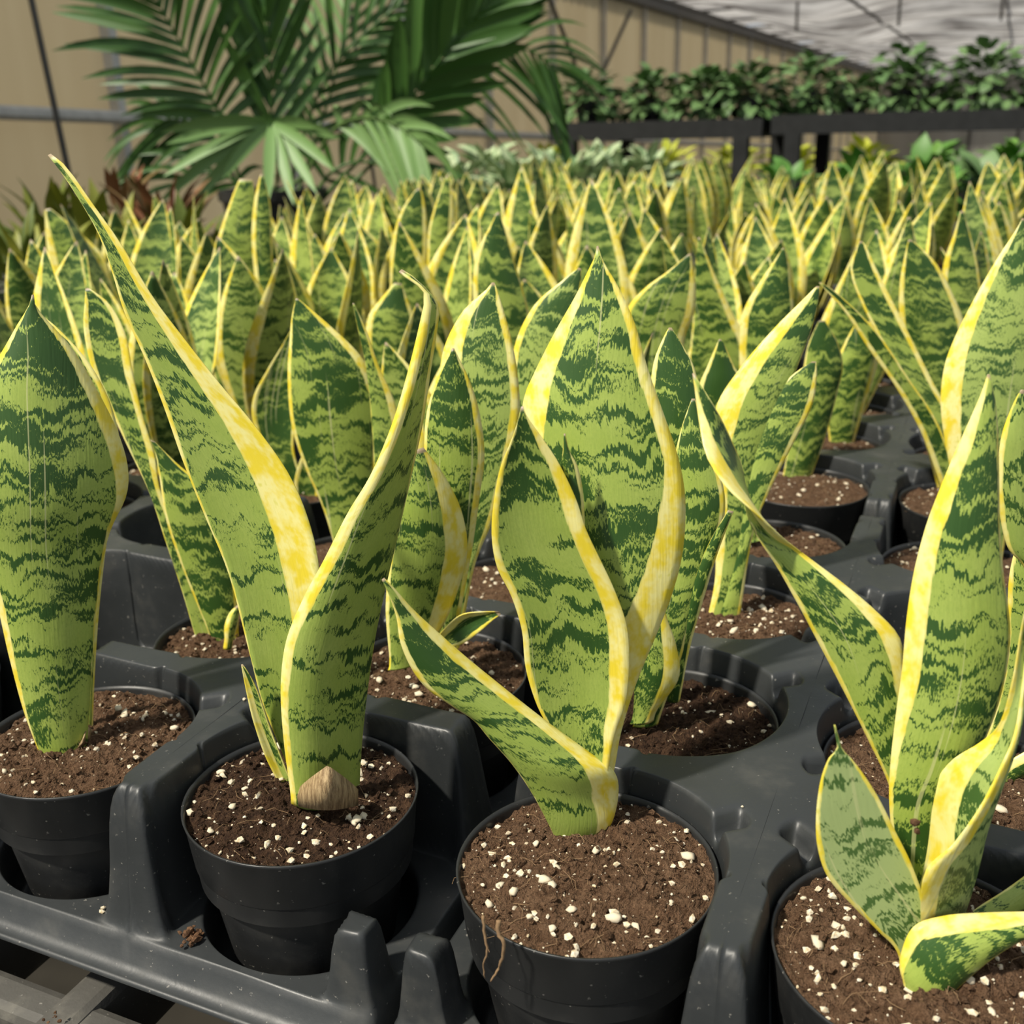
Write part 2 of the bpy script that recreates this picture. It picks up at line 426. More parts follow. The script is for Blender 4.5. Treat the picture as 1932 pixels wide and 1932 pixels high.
ORD_ = 'first second third fourth fifth sixth seventh eighth'.split()
for a in range(-4, 2):
    for b in range(6):
        vis = False
        for ii in (0, 1):
            for jj in range(4):
                q = project(grid(a*2+ii, b*4+jj)+Vector((0, 0, H)))
                if q and -330 < q[0] < 2300 and q[1] < 2350: vis = True
        if not vis: continue
        o = link('nursery_tray', TM_F if b == 0 else TM_B, None, None, grid(a*2, b*4))
        if (a, b) in TRAY_LAB: tag(o, TRAY_LAB[(a, b)], 'tray')
        else: tag(o, 'black nursery tray, %s from the bench front, %s from its wall-side rim' % (ORD_[b], ORD_[a+4]), 'tray', 'trays in the crowded rows')
        TRAYS.append((a, b))

# ------------------------------------------------------------------ pot, soil, perlite
POT_H = .077
def make_pot():
    prof = [(.0, .0), (.030, .0), (.0345, .002), (.036, .006), (.0425, .048), (.0435, .052), (.0462, .0535), (.0470, .055), (.0488, .0735), (.0494, .0755), (.0497, POT_H),
            (.0490, POT_H+.0002), (.0482, .0750), (.0470, .060), (.0455, .045)]
    n = 72; vs_, fs_ = [(0, 0, 0)], []
    for r, z in prof[1:]:
        for i in range(n): vs_.append((r*math.cos(2*math.pi*i/n), r*math.sin(2*math.pi*i/n), z))
    for i in range(n): fs_.append((0, 1+(i+1) % n, 1+i))
    for k in range(len(prof)-2):
        for i in range(n):
            a, b = 1+k*n+i, 1+k*n+(i+1) % n; fs_.append((a, b, b+n, a+n))
    return mesh('pot', vs_, fs_, True, M_POT)
POT = make_pot()
def soil_h(x, y, seed, mound):
    r = math.hypot(x, y)/.0483
    p = Vector((x, y, seed*.37))
    return (mound*(1-r*r) + .0022*noise.noise(p*55) + .0022*noise.noise(p*140) + .0020*noise.noise(p*330) + .0014*noise.noise(p*700))
def make_soil(seed, mat, z0, mound, nr=34, na=110):
    vs_, fs_ = [(0, 0, z0+soil_h(0, 0, seed, mound))], []
    for k in range(1, nr+1):
        r = .0483*k/nr
        for i in range(na):
            an = 2*math.pi*i/na; x, y = r*math.cos(an), r*math.sin(an)
            vs_.append((x, y, z0+soil_h(x, y, seed, mound)))
    for i in range(na): fs_.append((0, 1+i, 1+(i+1) % na))
    for k in range(nr-1):
        for i in range(na):
            a, b = 1+k*na+i, 1+k*na+(i+1) % na; fs_.append((a, a+na, b+na, b))
    return mesh('soil', vs_, fs_, True, mat)
def scatter(rnd):
    a = rnd.uniform(0, 2*math.pi); r = .0472*math.sqrt(rnd.random()); return r*math.cos(a), r*math.sin(a)
def make_perlite(seed, z0, mound, n, rmax):
    rnd = random.Random(seed); m = MB()
    for _ in range(n):
        x, y = scatter(rnd); r = .00022 + (rmax-.00022)*rnd.random()**4.5
        m.blob((x, y, z0+soil_h(x, y, seed, mound)+r*.35), r, rnd)
    return mesh('perlite', m.v, m.f, False, M_PERL)
def make_fibres(seed, z0, mound, n):
    rnd = random.Random(seed+50); m = MB()
    for _ in range(n):
        x, y = scatter(rnd); x *= .93; y *= .93; a = rnd.uniform(0, 6.28); L = rnd.uniform(.004, .013); pts = []
        for k in range(5):
            t = k/4; xx = x+math.cos(a+t*rnd.uniform(-.6, .6))*L*t; yy = y+math.sin(a+t*.5)*L*t
            pts.append((xx, yy, z0+soil_h(xx, yy, seed, mound)+.0006+.002*math.sin(3.1*t)*rnd.random()))
        m.tube(pts, .00011, 4)
    return mesh('root_fibres', m.v, m.f, False, M_FIB)
GRAIN = []
for k in range(6):
    m = MB(); m.blob((0, 0, 0), 1.0, random.Random(900+k)); 
    me = mesh('perlite_grain', m.v, m.f, True, M_PERL); GRAIN.append(me)
def make_crumbs(seed, z0, mound, n, mat):
    rnd = random.Random(seed+90); m = MB()
    for _ in range(n):
        x, y = scatter(rnd); r = .0004+.0016*rnd.random()**3
        m.blob((x, y, z0+soil_h(x, y, seed, mound)+r*.2), r, rnd)
    return mesh('soil_crumbs', m.v, m.f, False, mat)
def plant_root(key, label, group=None, dz=0.0, rz=0.0, tilt=None):
    o = empty('potted_snake_plant', grid(*key)+Vector((0, 0, dz)), rz)
    tag(o, label, 'potted plant', group)
    return o
def fill_pot(root, seed, mat, z0, mound, nper, rmax, nbig=0, bigr=(.0014, .0026), nf=40, hi=True):
    link('pot', POT, root)
    so = link('soil', make_soil(seed, mat, z0, mound, 60 if hi else 20, 170 if hi else 64), root)
    tag(link('perlite', make_perlite(seed, z0, mound, nper, rmax), so), kind='stuff')
    tag(link('root_fibres', make_fibres(seed, z0, mound, nf), so), kind='stuff')
    if hi: tag(link('soil_crumbs', make_crumbs(seed, z0, mound, 650, mat), so), kind='stuff')
    rnd = random.Random(seed+7)
    for k in range(nbig):
        x, y = scatter(rnd); r = rnd.uniform(*bigr)
        gobj = link('perlite_grain', GRAIN[k % 6], so); gobj.location = (x, y, z0+soil_h(x, y, seed, mound)+r*.35)
        gobj.scale = (r*rnd.uniform(.8, 1.3), r, r*rnd.uniform(.7, 1)); gobj.rotation_euler = (rnd.uniform(-.4, .4), rnd.uniform(-.4, .4), rnd.uniform(0, 6))
    return so

# ------------------------------------------------------------------ leaves
def crom(P, N):
    n = len(P); ds = [0.0]
    for i in range(1, n): ds.append(ds[-1]+max(1e-6, (P[i][0]-P[i-1][0]).length))
    return ds
def cr(p0, p1, p2, p3, t):
    return .5*((2*p1)+(p2-p0)*t+(2*p0-5*p1+4*p2-p3)*t*t+(3*p1-p0-3*p2+p3)*t*t*t)
def resample(st, NV):
    # st: list of dict(L,R,M,ml,mr); uniform in mean arc length
    n = len(st); c = [(s['L']+s['R'])*.5 for s in st]; ds = [0]
    for i in range(1, n): ds.append(ds[-1]+max(1e-6, (c[i]-c[i-1]).length))
    out = []
    for k in range(NV+1):
        d = ds[-1]*k/NV; i = 0
        while i < n-2 and ds[i+1] < d: i += 1
        t = (d-ds[i])/(ds[i+1]-ds[i])
        ix = [max(0, i-1), i, i+1, min(n-1, i+2)]
        r = {q: cr(*[st[j][q] for j in ix], t) for q in ('L', 'R', 'M')}
        for q in ('ml', 'mr'): r[q] = st[i][q]*(1-t)+st[i+1][q]*t
        r['d'] = d; out.append(r)
    return out, ds[-1]
def leaf_mesh(st, NU, NV, th=.0022, dark=0.0, pale=0.0, tipd=.35, view=None, tipbrown=.0022):
    sec, L = resample(st, NV)
    cols, lc, mg, tn = [], [], [], []
    front, back = [], []
    for k, s in enumerate(sec):
        a, b, m = s['L'], s['R'], s['M']
        kk = min(max(k, 1), NV-1)
        tan = ((sec[kk+1]['L']+sec[kk+1]['R'])-(sec[kk-1]['L']+sec[kk-1]['R'])).normalized()
        w = (b-a).length; fr, bk = [], []
        pts = []
        for i in range(NU+1):
            u = -1+2*i/NU
            pts.append(a*(u*(u-1)/2)+m*(1-u*u)+b*(u*(u+1)/2))
        arc = [0]
        for i in range(NU): arc.append(arc[-1]+(pts[i+1]-pts[i]).length)
        W = arc[-1]
        for i in range(NU+1):
            u = -1+2*i/NU
            du = pts[min(i+1, NU)]-pts[max(i-1, 0)]
            n = du.cross(tan)
            n = n.normalized() if n.length > 1e-12 else Vector((0, 0, 1))
            tk = th*(1-.8*abs(u)**2.5)*min(1, .25+3*(1-s['d']/L))
            p = pts[i]
            fr.append(p+n*tk*.5); bk.append(p-n*tk*.5)
            v = s['d']/L
            mm = max(s['ml']*W-arc[i], s['mr']*W-(W-arc[i]))*1000
            lcv = ((arc[i]-W/2)*1000, s['d']*1000, 0)
            dk = dark + tipd*ss(.72, 1.0, v) - .10*ss(.35, 0, v)
            tp = 1.0 if L-s['d'] < tipbrown else 0.0
            cols.append((lcv, mm, (dk, pale, tp)))
        front.append(fr); back.append(bk)
    vs_, fs_ = [], []
    n1 = NU+1
    for fr in front: vs_ += fr
    nb_ = len(vs_)
    for bk in back: vs_ += bk
    for k in range(NV):
        for i in range(NU):
            q = k*n1+i; fs_.append((q, q+1, q+1+n1, q+n1)); q += nb_; fs_.append((q, q+n1, q+1+n1, q+1))
        for i, fl in ((0, 0), (NU, 1)):
            q = k*n1+i; r = q+nb_
            fs_.append((q, q+n1, r+n1, r) if not fl else (q, r, r+n1, q+n1))
    for k, fl in ((0, 0), (NV, 1)):
        for i in range(NU):
            q = k*n1+i; r = q+nb_; fs_.append((q, r, r+1, q+1) if not fl else (q, q+1, r+1, r))
    me = mesh('leaf', vs_, fs_, True, M_LEAF)
    for nm, ty in (('lc', 'FLOAT_VECTOR'), ('margin', 'FLOAT'), ('tone', 'FLOAT_VECTOR')): me.attributes.new(nm, ty, 'POINT')
    flat = cols+cols
    me.attributes['lc'].data.foreach_set('vector', [x for c in flat for x in c[0]])
    me.attributes['margin'].data.foreach_set('value', [c[1] for c in flat])
    me.attributes['tone'].data.foreach_set('vector', [x for c in flat for x in c[2]])
    return me
def traced_leaf(root, px, lean=0.0, b=.12, ml=.06, mr=.06, dark=0.0, pale=0.0, tipd=.3, zs=None, NU=16, NV=54, th=.0022, d0=None, roll=0.0, tipb=.0022):
    """px: stations from the soil to the tip, (xl,yl,xr,yr[,dl,dr[,xm,ym,dm]]); lean = metres away from the camera at the tip;
    roll = metres the right edge lies behind the left one (at the widest)."""
    loc = root.location; zs = zs if zs is not None else loc.z+POT_H-.004
    x, y = (px[0][0]+px[0][2])/2, (px[0][1]+px[0][3])/2
    base = at_z(x, y, zs); f0 = fwd(base) if d0 is None else fwd(loc)+d0
    cs = [Vector(((p[0]+p[2])/2, (p[1]+p[3])/2)) for p in px]; ac = [0]
    for i in range(1, len(cs)): ac.append(ac[-1]+(cs[i]-cs[i-1]).length)
    wm = max(math.hypot(p[2]-p[0], p[3]-p[1]) for p in px)
    st = []
    for i, p in enumerate(px):
        t = ac[i]/ac[-1]; f = f0+lean*t*t*.5+lean*t*.5; dl = p[4] if len(p) > 4 else 0; dr = p[5] if len(p) > 5 else 0
        ww = math.hypot(p[2]-p[0], p[3]-p[1])/wm
        Lp, Rp = at_fwd(p[0], p[1], f+dl-roll*.5*ww), at_fwd(p[2], p[3], f+dr+roll*.5*ww)
        if len(p) > 6: M = at_fwd(p[6], p[7], f+p[8])
        else: M = (Lp+Rp)*.5 - FH*(b*(Lp-Rp).length)
        m_l, m_r = mval(ml, t), mval(mr, t)
        st.append(dict(L=Lp, R=Rp, M=M, ml=m_l, mr=m_r))
    s0 = dict(st[0]); dv = (st[0]['L']+st[0]['R']-st[1]['L']-st[1]['R']).normalized()*.006
    for q in ('L', 'R', 'M'): s0[q] = st[0][q]+dv
    st.insert(0, s0)
    me = leaf_mesh(st, NU, NV, th, dark, pale, tipd, tipbrown=tipb)
    me.transform(Matrix.Translation(-loc))
    return link('leaf', me, root)
def mval(m, t):
    if isinstance(m, list): return interp(m, t)
    if isinstance(m, tuple): return m[0]+(m[1]-m[0])*t
    return m
def interp(l, t):
    for (a, x), (b, y) in zip(l[:-1], l[1:]):
        if t <= b: return x+(y-x)*(t-a)/(b-a)
    return l[-1][1]

# ------------------------------------------------------------------ the plants that stand out, leaf by leaf
Z0 = H-.0108-POT_H            # pot bottom, front row
Z1 = H-.0140-POT_H+.0015      # pot bottom, other rows
HERO = {}
def hero(key, label, dz=Z0, seed=1, mat=M_SOIL, z0=.0735, mound=.0035, nper=260, rmax=.0017, nbig=12, nf=50, hi=True):
    nper = int(nper*1.25); nbig = int(nbig*.8)
    r = plant_root(key, label, None, dz); fill_pot(r, seed, mat, z0, mound, nper, rmax, nbig, nf=nf, hi=hi); HERO[key] = r
    return r
# --- one broad single leaf at the left
a = hero((-2, 0), 'snake plant with one broad upright dark tipped leaf near the bare bench lattice', seed=11)
traced_leaf(a, [(85,1447,165,1395),(48,1350,170,1320),(18,1240,176,1220),(-8,1130,186,1110),(-45,1030,205,1010),(-80,950,238,935),(-85,880,240,875),(-70,800,218,805),(-40,730,180,730),(0,670,140,662),(33,612,96,612),(54,578,68,578),(60,556,64,556)],
            b=.16, ml=[(0,.03),(.2,.10),(.6,.10),(1,.10)], mr=[(0,.0),(.45,.02),(.6,.09),(1,.13)], roll=.015, dark=.07, lean=.01, tipd=.5)  # dark adds bands and paints in the shade of a leaf facing away
traced_leaf(a, [(150,1410,175,1395),(150,1300,178,1290),(140,1150,188,1140),(130,1000,205,1000),(125,880,228,880),(110,780,215,780),(90,690,172,690),(72,625,112,622),(64,590,70,588)], lean=.03, b=.08, mr=.12, ml=.1, d0=.012)
sh = MB()
for k in range(7):
    t = k/6; sh.v += [at_z(148+22*t, 1412-12*t, a.location.z+POT_H)-a.location, at_z(156+18*t, 1402-30*math.sin(t*2.2), a.location.z+POT_H+.003+.004*math.sin(t*3))-a.location]
    if k: sh.f.append((2*k-2, 2*k, 2*k+1, 2*k-1))
sho = sh.build('sheath', M_SHEATH, a, True); md = sho.modifiers.new('s', 'SOLIDIFY'); md.thickness = .0005
# --- tall plant
b = hero((-1, 0), 'snake plant with the tallest leaning cream banded leaf and a papery tan sheath', seed=23, mat=M_SOILD, nper=300, rmax=.0021, nbig=22)
traced_leaf(b, [(560,1488,640,1488),(500,1340,620,1340),(470,1230,612,1230),(432,1085,603,1080),(385,970,583,985),(345,870,545,895),(310,770,482,805),(275,680,415,725),(235,590,348,640),(212,515,288,560),(185,440,228,460),(145,370,175,385),(110,318,128,318),(90,293,96,290)],
            b=-.10, ml=[(0,.02),(.4,.02),(.6,.05),(1,.03)], mr=[(0,.30),(.3,.42),(.6,.40),(.8,.42),(1,.5)], lean=.02, d0=.014, dark=-.07, tipd=.25)
traced_leaf(b, [(548,1492,678,1482),(536,1400,683,1395),(530,1300,694,1295),(540,1210,708,1200),(572,1130,728,1105),(612,1055,750,1010),(655,970,775,900),(700,895,797,800),(740,800,812,700),(770,700,822,640),(792,610,828,590),(801,562,824,568),(793,543,808,549),(772,529,780,522),(752,513,758,508)],
            b=.20, ml=[(0,.08),(.3,.10),(.6,.22),(.85,.40),(1,.5)], mr=[(0,0),(.5,.0),(.65,.12),(.8,.25),(1,.3)], roll=.02, lean=.0, d0=-.004, dark=-.03, tipd=.2)
traced_leaf(b, [(528,1482,556,1492),(500,1425,535,1440),(478,1360,508,1370),(466,1310,488,1310),(459,1275,472,1275),(455,1254,458,1254)], ml=.45, mr=.05, b=-.3, dark=.2, NV=26)
pv = []
sh = MB(); N = 14
for k in range(N+1):
    t = k/N; x = 556+120*t; yb = 1512+9*math.sin(math.pi*t); yt = 1496-52*max(0, 1-abs(t-.52)/.52)**.8
    f = fwd(b.location)-.010-.018*math.sin(math.pi*t)
    sh.v += [at_fwd(x, yb+8, f)-b.location, at_fwd(x, (yb+yt)/2, f-.001)-b.location, at_fwd(x, yt, f+.001)-b.location]
    if k: q = 3*k; sh.f += [(q-3, q, q+1, q-2), (q-2, q+1, q+2, q-1)]
sho = sh.build('sheath', M_SHEATH, b, True); md = sho.modifiers.new('s', 'SOLIDIFY'); md.thickness = .0006
# --- centre plant
c = hero((0, 0), 'snake plant with a short leaf folded to one side, roots hanging over its pot rim', seed=31, mound=.0045, nper=330, rmax=.0018, nbig=20)
traced_leaf(c, [(1085,1545,1140,1545),(1100,1470,1160,1445),(1095,1400,1172,1380),(1075,1310,1200,1290),(1040,1210,1237,1200),(1010,1120,1268,1120),(990,1030,1288,1040),(978,930,1293,945),(980,840,1280,865),(988,755,1250,775),(1010,700,1222,695),(1048,625,1196,605),(1085,560,1166,540),(1110,510,1142,500),(1124,480,1133,480),(1126,464,1129,464)],
            b=.10, ml=[(0,.05),(.5,.08),(.7,.20),(.9,.20),(1,.25)], mr=[(0,.5),(.28,.46),(.36,.30),(.5,.19),(.65,.09),(1,.13)], lean=.02, d0=.032, dark=.05, tipd=.15, roll=-.012)
traced_leaf(c, [(1075,1555,1135,1555),(1070,1480,1145,1470),(1045,1395,1158,1392),(1013,1330,1180,1325),(992,1260,1187,1250),(985,1190,1182,1180),(965,1125,1160,1115),(938,1070,1132,1055),(928,1010,1106,1000),(932,945,1086,940),(945,880,1052,870),(965,830,1015,815),(978,790,994,785),(983,768,987,766)],
            b=-.12, ml=[(0,.03),(.5,.06),(1,.08)], mr=[(0,.1),(.3,.20),(.6,.17),(1,.22)], lean=-.004, d0=.023, dark=.03, tipd=.4)
traced_leaf(c, [(1048,1584,1122,1588),(1030,1545,1152,1556),(1000,1490,1166,1500,0,.004),(965,1440,1158,1455),(925,1395,1110,1418),(893,1358,1050,1375),(850,1330,995,1333),(805,1298,935,1285),(775,1258,880,1240),(755,1210,830,1196),(748,1165,782,1152),(732,1118,748,1114),(720,1094,725,1090)],
            b=.10, ml=[(0,.0),(.45,.02),(.6,.10),(1,.16)], mr=[(0,.18),(.15,.38),(.3,.24),(.6,.20),(1,.40)], lean=-.012, dark=-.04, tipd=.15, roll=.012)
traced_leaf(c, [(1075,1000,1104,1000),(1064,930,1100,930),(1059,888,1090,880),(1062,850,1074,850),(1064,818,1067,818)], d0=.026, dark=.35, mr=.22, ml=.0, tipb=.001, NV=20, NU=8, th=.0012)
for k, pts in enumerate(([(912,1728),(915,1765),(920,1795),(912,1825),(917,1850)], [(940,1736),(940,1760),(952,1782),(945,1815),(935,1838),(925,1855)])):
    f = fwd(c.location)-.047; m = MB()
    q3 = [at_fwd(x, y, f-.0012*min(i, 2)+(.001 if i > 2 else 0))-c.location for i, (x, y) in enumerate(pts)]; sm_ = []
    for i in range(len(q3)-1):
        for t in (0, .25, .5, .75): sm_.append(cr(*[q3[max(0, min(len(q3)-1, i+o_))] for o_ in (-1, 0, 1, 2)], t)+Vector((random.uniform(-.0003, .0003), 0, 0)))
    m.tube(sm_, .0006+.0003*k, 6, [1-.7*i/len(sm_) for i in range(len(sm_))])
    m.build('hanging_root', M_FIB, c, True)
# --- right plant
d = hero((1, 0), 'snake plant with a pale squat leaf ending in a green spike and several splayed leaves', seed=47, mound=.004, nper=320, rmax=.0020, nbig=20)
traced_leaf(d, [(1710,1745,1770,1745),(1700,1600,1765,1580),(1680,1490,1735,1450),(1640,1400,1715,1360),(1590,1300,1706,1270),(1540,1205,1698,1205),(1500,1130,1655,1155),(1465,1068,1590,1100),(1430,1015,1520,1048),(1408,965,1462,1003,.012,-.010),(1405,925,1418,962,.018,-.016),(1400,880,1372,920,.014,-.014),(1375,820,1333,860,.008,-.008),(1350,770,1318,790),(1322,725,1310,730),(1309,703,1306,705)],
            b=.05, ml=.06, mr=[(0,.02),(.3,.15),(.45,.24),(.6,.24),(.8,.34),(1,.4)], lean=.02, d0=.024, dark=-.03, tipd=.2)
traced_leaf(d, [(1700,1760,1760,1755),(1690,1640,1765,1630),(1678,1520,1790,1510),(1680,1440,1840,1430),(1690,1350,1878,1345),(1702,1260,1900,1255),(1710,1170,1905,1180),(1724,1080,1893,1085),(1746,995,1886,1000),(1770,930,1885,930),(1798,862,1884,860),(1828,795,1882,800),(1852,740,1876,745),(1863,706,1867,706)],
            b=.12, ml=[(0,.03),(.3,.07),(.45,.16),(.7,.20),(1,.35)], mr=[(0,.03),(.6,.03),(1,.08)], lean=.02, d0=.015, dark=.07, tipd=.15)
traced_leaf(d, [(1748,1800,1742,1805,.006,-.006,1790,1808,.0),(1716,1600,1742,1658,.012,-.018,1836,1650,0),(1742,1515,1800,1592,.012,-.015,1858,1548,0),(1790,1440,1850,1522,.010,-.012,1882,1472,0),(1850,1400,1890,1444,.008,-.008,1907,1412,0),(1885,1366,1914,1386,.004,-.004,1922,1350,0),(1910,1285,1932,1292,0,0,1926,1285,.002),(1926,1190,1944,1190,0,0,1936,1190,.002),(1944,1105,1948,1105,0,0,1946,1105,0)],
            ml=[(0,.2),(.3,.26),(.6,.26),(1,.15)], mr=[(0,.12),(.5,.2),(1,.15)], d0=.004, dark=.02, tipd=.1, pale=.35, NU=22)
traced_leaf(d, [(1702,1850,1742,1815),(1692,1795,1757,1742),(1655,1755,1748,1710),(1605,1705,1733,1665),(1562,1655,1715,1620),(1543,1600,1690,1570),(1540,1540,1660,1510),(1548,1475,1632,1465),(1563,1432,1607,1432),(1579,1413,1590,1414),(1577,1392,1583,1392),(1573,1368,1576,1368)],
            b=-.05, ml=.06, mr=.06, dark=-.04, pale=.75, tipd=.5, lean=.0, tipb=0)
traced_leaf(d, [(1705,1862,1738,1888),(1697,1815,1780,1886),(1722,1750,1822,1850),(1780,1728,1872,1808),(1860,1722,1932,1772),(1950,1720,1990,1750),(2020,1722,2028,1730)],
            b=.16, ml=[(0,.1),(.3,.2),(.6,.45),(1,.5)], mr=.02, lean=.01, dark=.05, roll=-.006)
traced_leaf(d, [(1805,1745,1835,1760),(1845,1712,1878,1745),(1895,1680,1925,1722),(1950,1640,1975,1680),(2000,1600,2008,1610)], b=.1, dark=.2, ml=.04, mr=.04, lean=.02, NV=26)
cl = MB(); rr = random.Random(3)
p_ = at_fwd(1726, 1552, fwd(d.location)-.004)-d.location
cl.blob(p_, .0022, rr); cl.blob(p_+Vector((.001, 0, -.003)), .0013, rr); cl.build('dry_bract', M_CLUMP, d)
# --- second row
e = hero((0, 1), 'shaded snake plant in dark soil right behind the pot with hanging roots', Z1, seed=53, mat=M_SOILD, z0=.071, mound=.001, nper=170, rmax=.0016, nbig=8)  # uses the darker of the two soil colours
traced_leaf(e, [(1200,1350,1248,1345),(1225,1250,1285,1240),(1240,1150,1315,1130),(1255,1050,1345,1060),(1265,960,1368,960),(1270,880,1355,880),(1285,810,1332,815),(1305,752,1311,752)], b=.1, mr=.13, ml=.05, dark=.10, lean=.02, d0=.0)
traced_leaf(e, [(1195,1345,1240,1338),(1198,1270,1280,1280),(1205,1210,1276,1220),(1225,1165,1258,1165),(1240,1120,1246,1118)], b=.15, mr=.42, ml=.0, dark=.15, NV=30, d0=-.008)
traced_leaf(e, [(1262,1302,1286,1302),(1280,1200,1302,1220),(1305,1110,1330,1120),(1335,1030,1355,1040),(1374,962,1384,965)], dark=.35, mr=.25, ml=.0, NV=30, b=.1, d0=.004)
traced_leaf(e, [(1205,1335,1240,1330),(1225,1150,1290,1150),(1235,1000,1325,1000),(1235,900,1330,900),(1225,780,1322,780),(1232,690,1312,700),(1250,640,1287,650),(1262,618,1267,618)], b=.08, ml=.10, mr=.06, dark=.10, lean=.03, d0=.016)
f = hero((-1, 1), 'snake plant with a deep golden edged leaf, tucked behind the tallest leaning leaf', Z1, seed=61, z0=.072, mound=.002, nper=220, rmax=.0018, nbig=12)
traced_leaf(f, [(735,1245,815,1218),(728,1150,850,1150),(735,1050,880,1050),(745,970,872,970),(765,900,840,900),(785,848,799,844)], b=.16, mr=.36, ml=.05, dark=.03, roll=.014, d0=-.01)
traced_leaf(f, [(800,1232,850,1222),(835,1190,872,1215),(870,1160,905,1192),(915,1154,930,1170),(942,1154,945,1160)], ml=.3, mr=.12, b=-.25, dark=.2, NV=26, d0=-.012)
traced_leaf(f, [(810,1230,860,1225),(800,1150,870,1150),(800,1050,890,1040),(800,950,905,935),(800,860,914,860),(805,780,905,780),(825,715,885,715),(845,675,864,672),(853,657,857,657)], b=.1, ml=.06, mr=.13, dark=.14, tipd=.3, d0=.004)
traced_leaf(f, [(825,1210,870,1205),(860,1090,895,1070),(852,1000,930,980),(837,900,960,880),(828,800,980,790),(828,720,977,710),(840,650,965,640),(875,585,950,585),(918,546,938,546),(928,533,933,533)], b=.06, ml=[(0,.1),(.5,.14),(.7,.28),(1,.3)], mr=[(0,.2),(.5,.15),(.8,.10),(1,.2)], dark=.03, lean=.03, d0=.02, pale=.15)
g_ = hero((-2, 1), 'snake plant with a slim wavy edged leaf, directly behind the single broad leaf pot', Z1-.002, seed=67, z0=.071, mound=.001, nper=190, rmax=.0017, nbig=10)
traced_leaf(g_, [(366,1192,408,1196),(342,1110,380,1108),(312,1020,340,1010),(282,930,303,925),(242,845,292,860),(205,765,268,780),(172,690,250,700),(158,620,236,628),(160,570,205,572),(161,545,166,543)], b=-.06, ml=[(0,.0),(.6,.10),(1,.15)], mr=[(0,.25),(.4,.4),(.6,.2),(1,.2)], dark=.05, lean=.02)
traced_leaf(g_, [(395,1196,450,1190),(350,1085,450,1080),(315,985,430,980),(302,905,388,920),(294,858,335,875),(284,830,292,833)], b=.1, mr=.14, ml=.06, dark=.22, d0=.012)
traced_leaf(g_, [(424,1205,440,1205),(424,1180,448,1178),(434,1155,452,1152),(450,1140,455,1140)], ml=.5, mr=.1, NV=14, NU=8, b=.3, d0=-.006)
i_ = hero((0, 2), 'snake plant with a leaf slanting up, cream edge, bare tray hole beside its pot', Z1, seed=71, z0=.072, mound=.002, nper=260, rmax=.002, nbig=8)
traced_leaf(i_, [(1335,1165,1385,1160),(1350,1080,1400,1060),(1345,960,1425,950),(1335,880,1440,860),(1350,770,1480,760),(1400,690,1505,690),(1460,620,1530,625),(1515,565,1543,572),(1540,540,1546,540)], b=.08, ml=[(0,.2),(.4,.36),(.8,.36),(1,.4)], mr=.02, dark=.04, lean=.03)
traced_leaf(i_, [(1355,1158,1398,1150),(1385,1060,1420,1010),(1400,950,1450,930),(1420,850,1495,840),(1450,765,1532,765),(1490,712,1541,712),(1532,682,1540,682)], b=.05, mr=.17, ml=.07, dark=.14, lean=.02, d0=.008)
j_ = hero((0, 3), 'snake plant behind the slanting cream edged leaf, pot beside the gap between trays', Z1, seed=73, z0=.073, mound=.003, nper=200, nbig=6)
traced_leaf(j_, [(1395,1010,1440,1000),(1330,900,1420,880),(1305,820,1400,800),(1315,740,1398,720),(1335,690,1385,690),(1352,650,1367,650),(1357,640,1360,640)], dark=.15, b=.1, ml=.12, mr=.08, d0=.0)
k_ = hero((0, 4), 'snake plant with dark banded leaf, black pot side showing beyond the tray gap', Z0, seed=79, z0=.073, mound=.002, nper=160, nbig=10, hi=False)
traced_leaf(k_, [(1476,905,1532,895),(1490,830,1560,815),(1505,760,1580,740),(1515,700,1590,690),(1525,650,1580,645),(1545,605,1556,605)], dark=.16, b=.12, ml=.04, mr=.04)
traced_leaf(k_, [(1400,800,1470,790),(1395,690,1485,680),(1400,595,1497,590),(1435,530,1491,530),(1462,490,1486,490),(1476,468,1480,468)], dark=.25, b=.1, ml=.14, mr=.08, d0=.05)
l_ = hero((1, 4), 'snake plant with a long leaning leaf over the tray gap, second pot along the gap', Z0, seed=83, z0=.073, mound=.002, nper=160, nbig=8, hi=False)
traced_leaf(l_, [(1770,925,1830,915),(1735,800,1815,820),(1700,710,1770,740),(1655,630,1725,650),(1622,565,1685,570),(1605,510,1655,510),(1616,470,1634,464),(1622,455,1626,455)], b=-.04, ml=.09, mr=.18, dark=.06, lean=.02)
traced_leaf(l_, [(1780,930,1812,920),(1740,820,1770,800),(1690,730,1715,715),(1640,660,1665,640),(1595,590,1620,590),(1560,550,1575,550),(1545,533,1549,533)], b=-.1, ml=.25, mr=.1, dark=.2, d0=.012)
m_ = hero((1, 3), 'snake plant with a very broad tall pale leaf, pot just before the tray gap', Z1, seed=89, z0=.073, mound=.003, nper=200, nbig=6, hi=False)
traced_leaf(m_, [(1840,1060,1890,1060),(1808,950,1910,950),(1786,850,1935,850),(1775,770,1958,770),(1780,700,1972,700),(1800,640,1975,620),(1840,560,1965,540),(1880,490,1948,480),(1918,432,1934,430),(1928,412,1932,412)], b=.08, ml=[(0,.06),(.4,.20),(.8,.16),(1,.2)], mr=.1, dark=.02, pale=.2, lean=.03)
h_ = hero((1, 1), 'snake plant in a sunken pot inside a round tray hole behind the pale squat leaf', Z1-.001, seed=97, z0=.072, mound=.002, nper=200, nbig=10)
traced_leaf(h_, [(1850,1420,1890,1415),(1880,1330,1935,1320),(1895,1240,1975,1230),(1900,1150,1985,1150),(1905,1080,1970,1080),(1920,1020,1950,1020),(1935,985,1940,985)], dark=.05, b=.1, mr=.1, ml=.1, d0=.015)
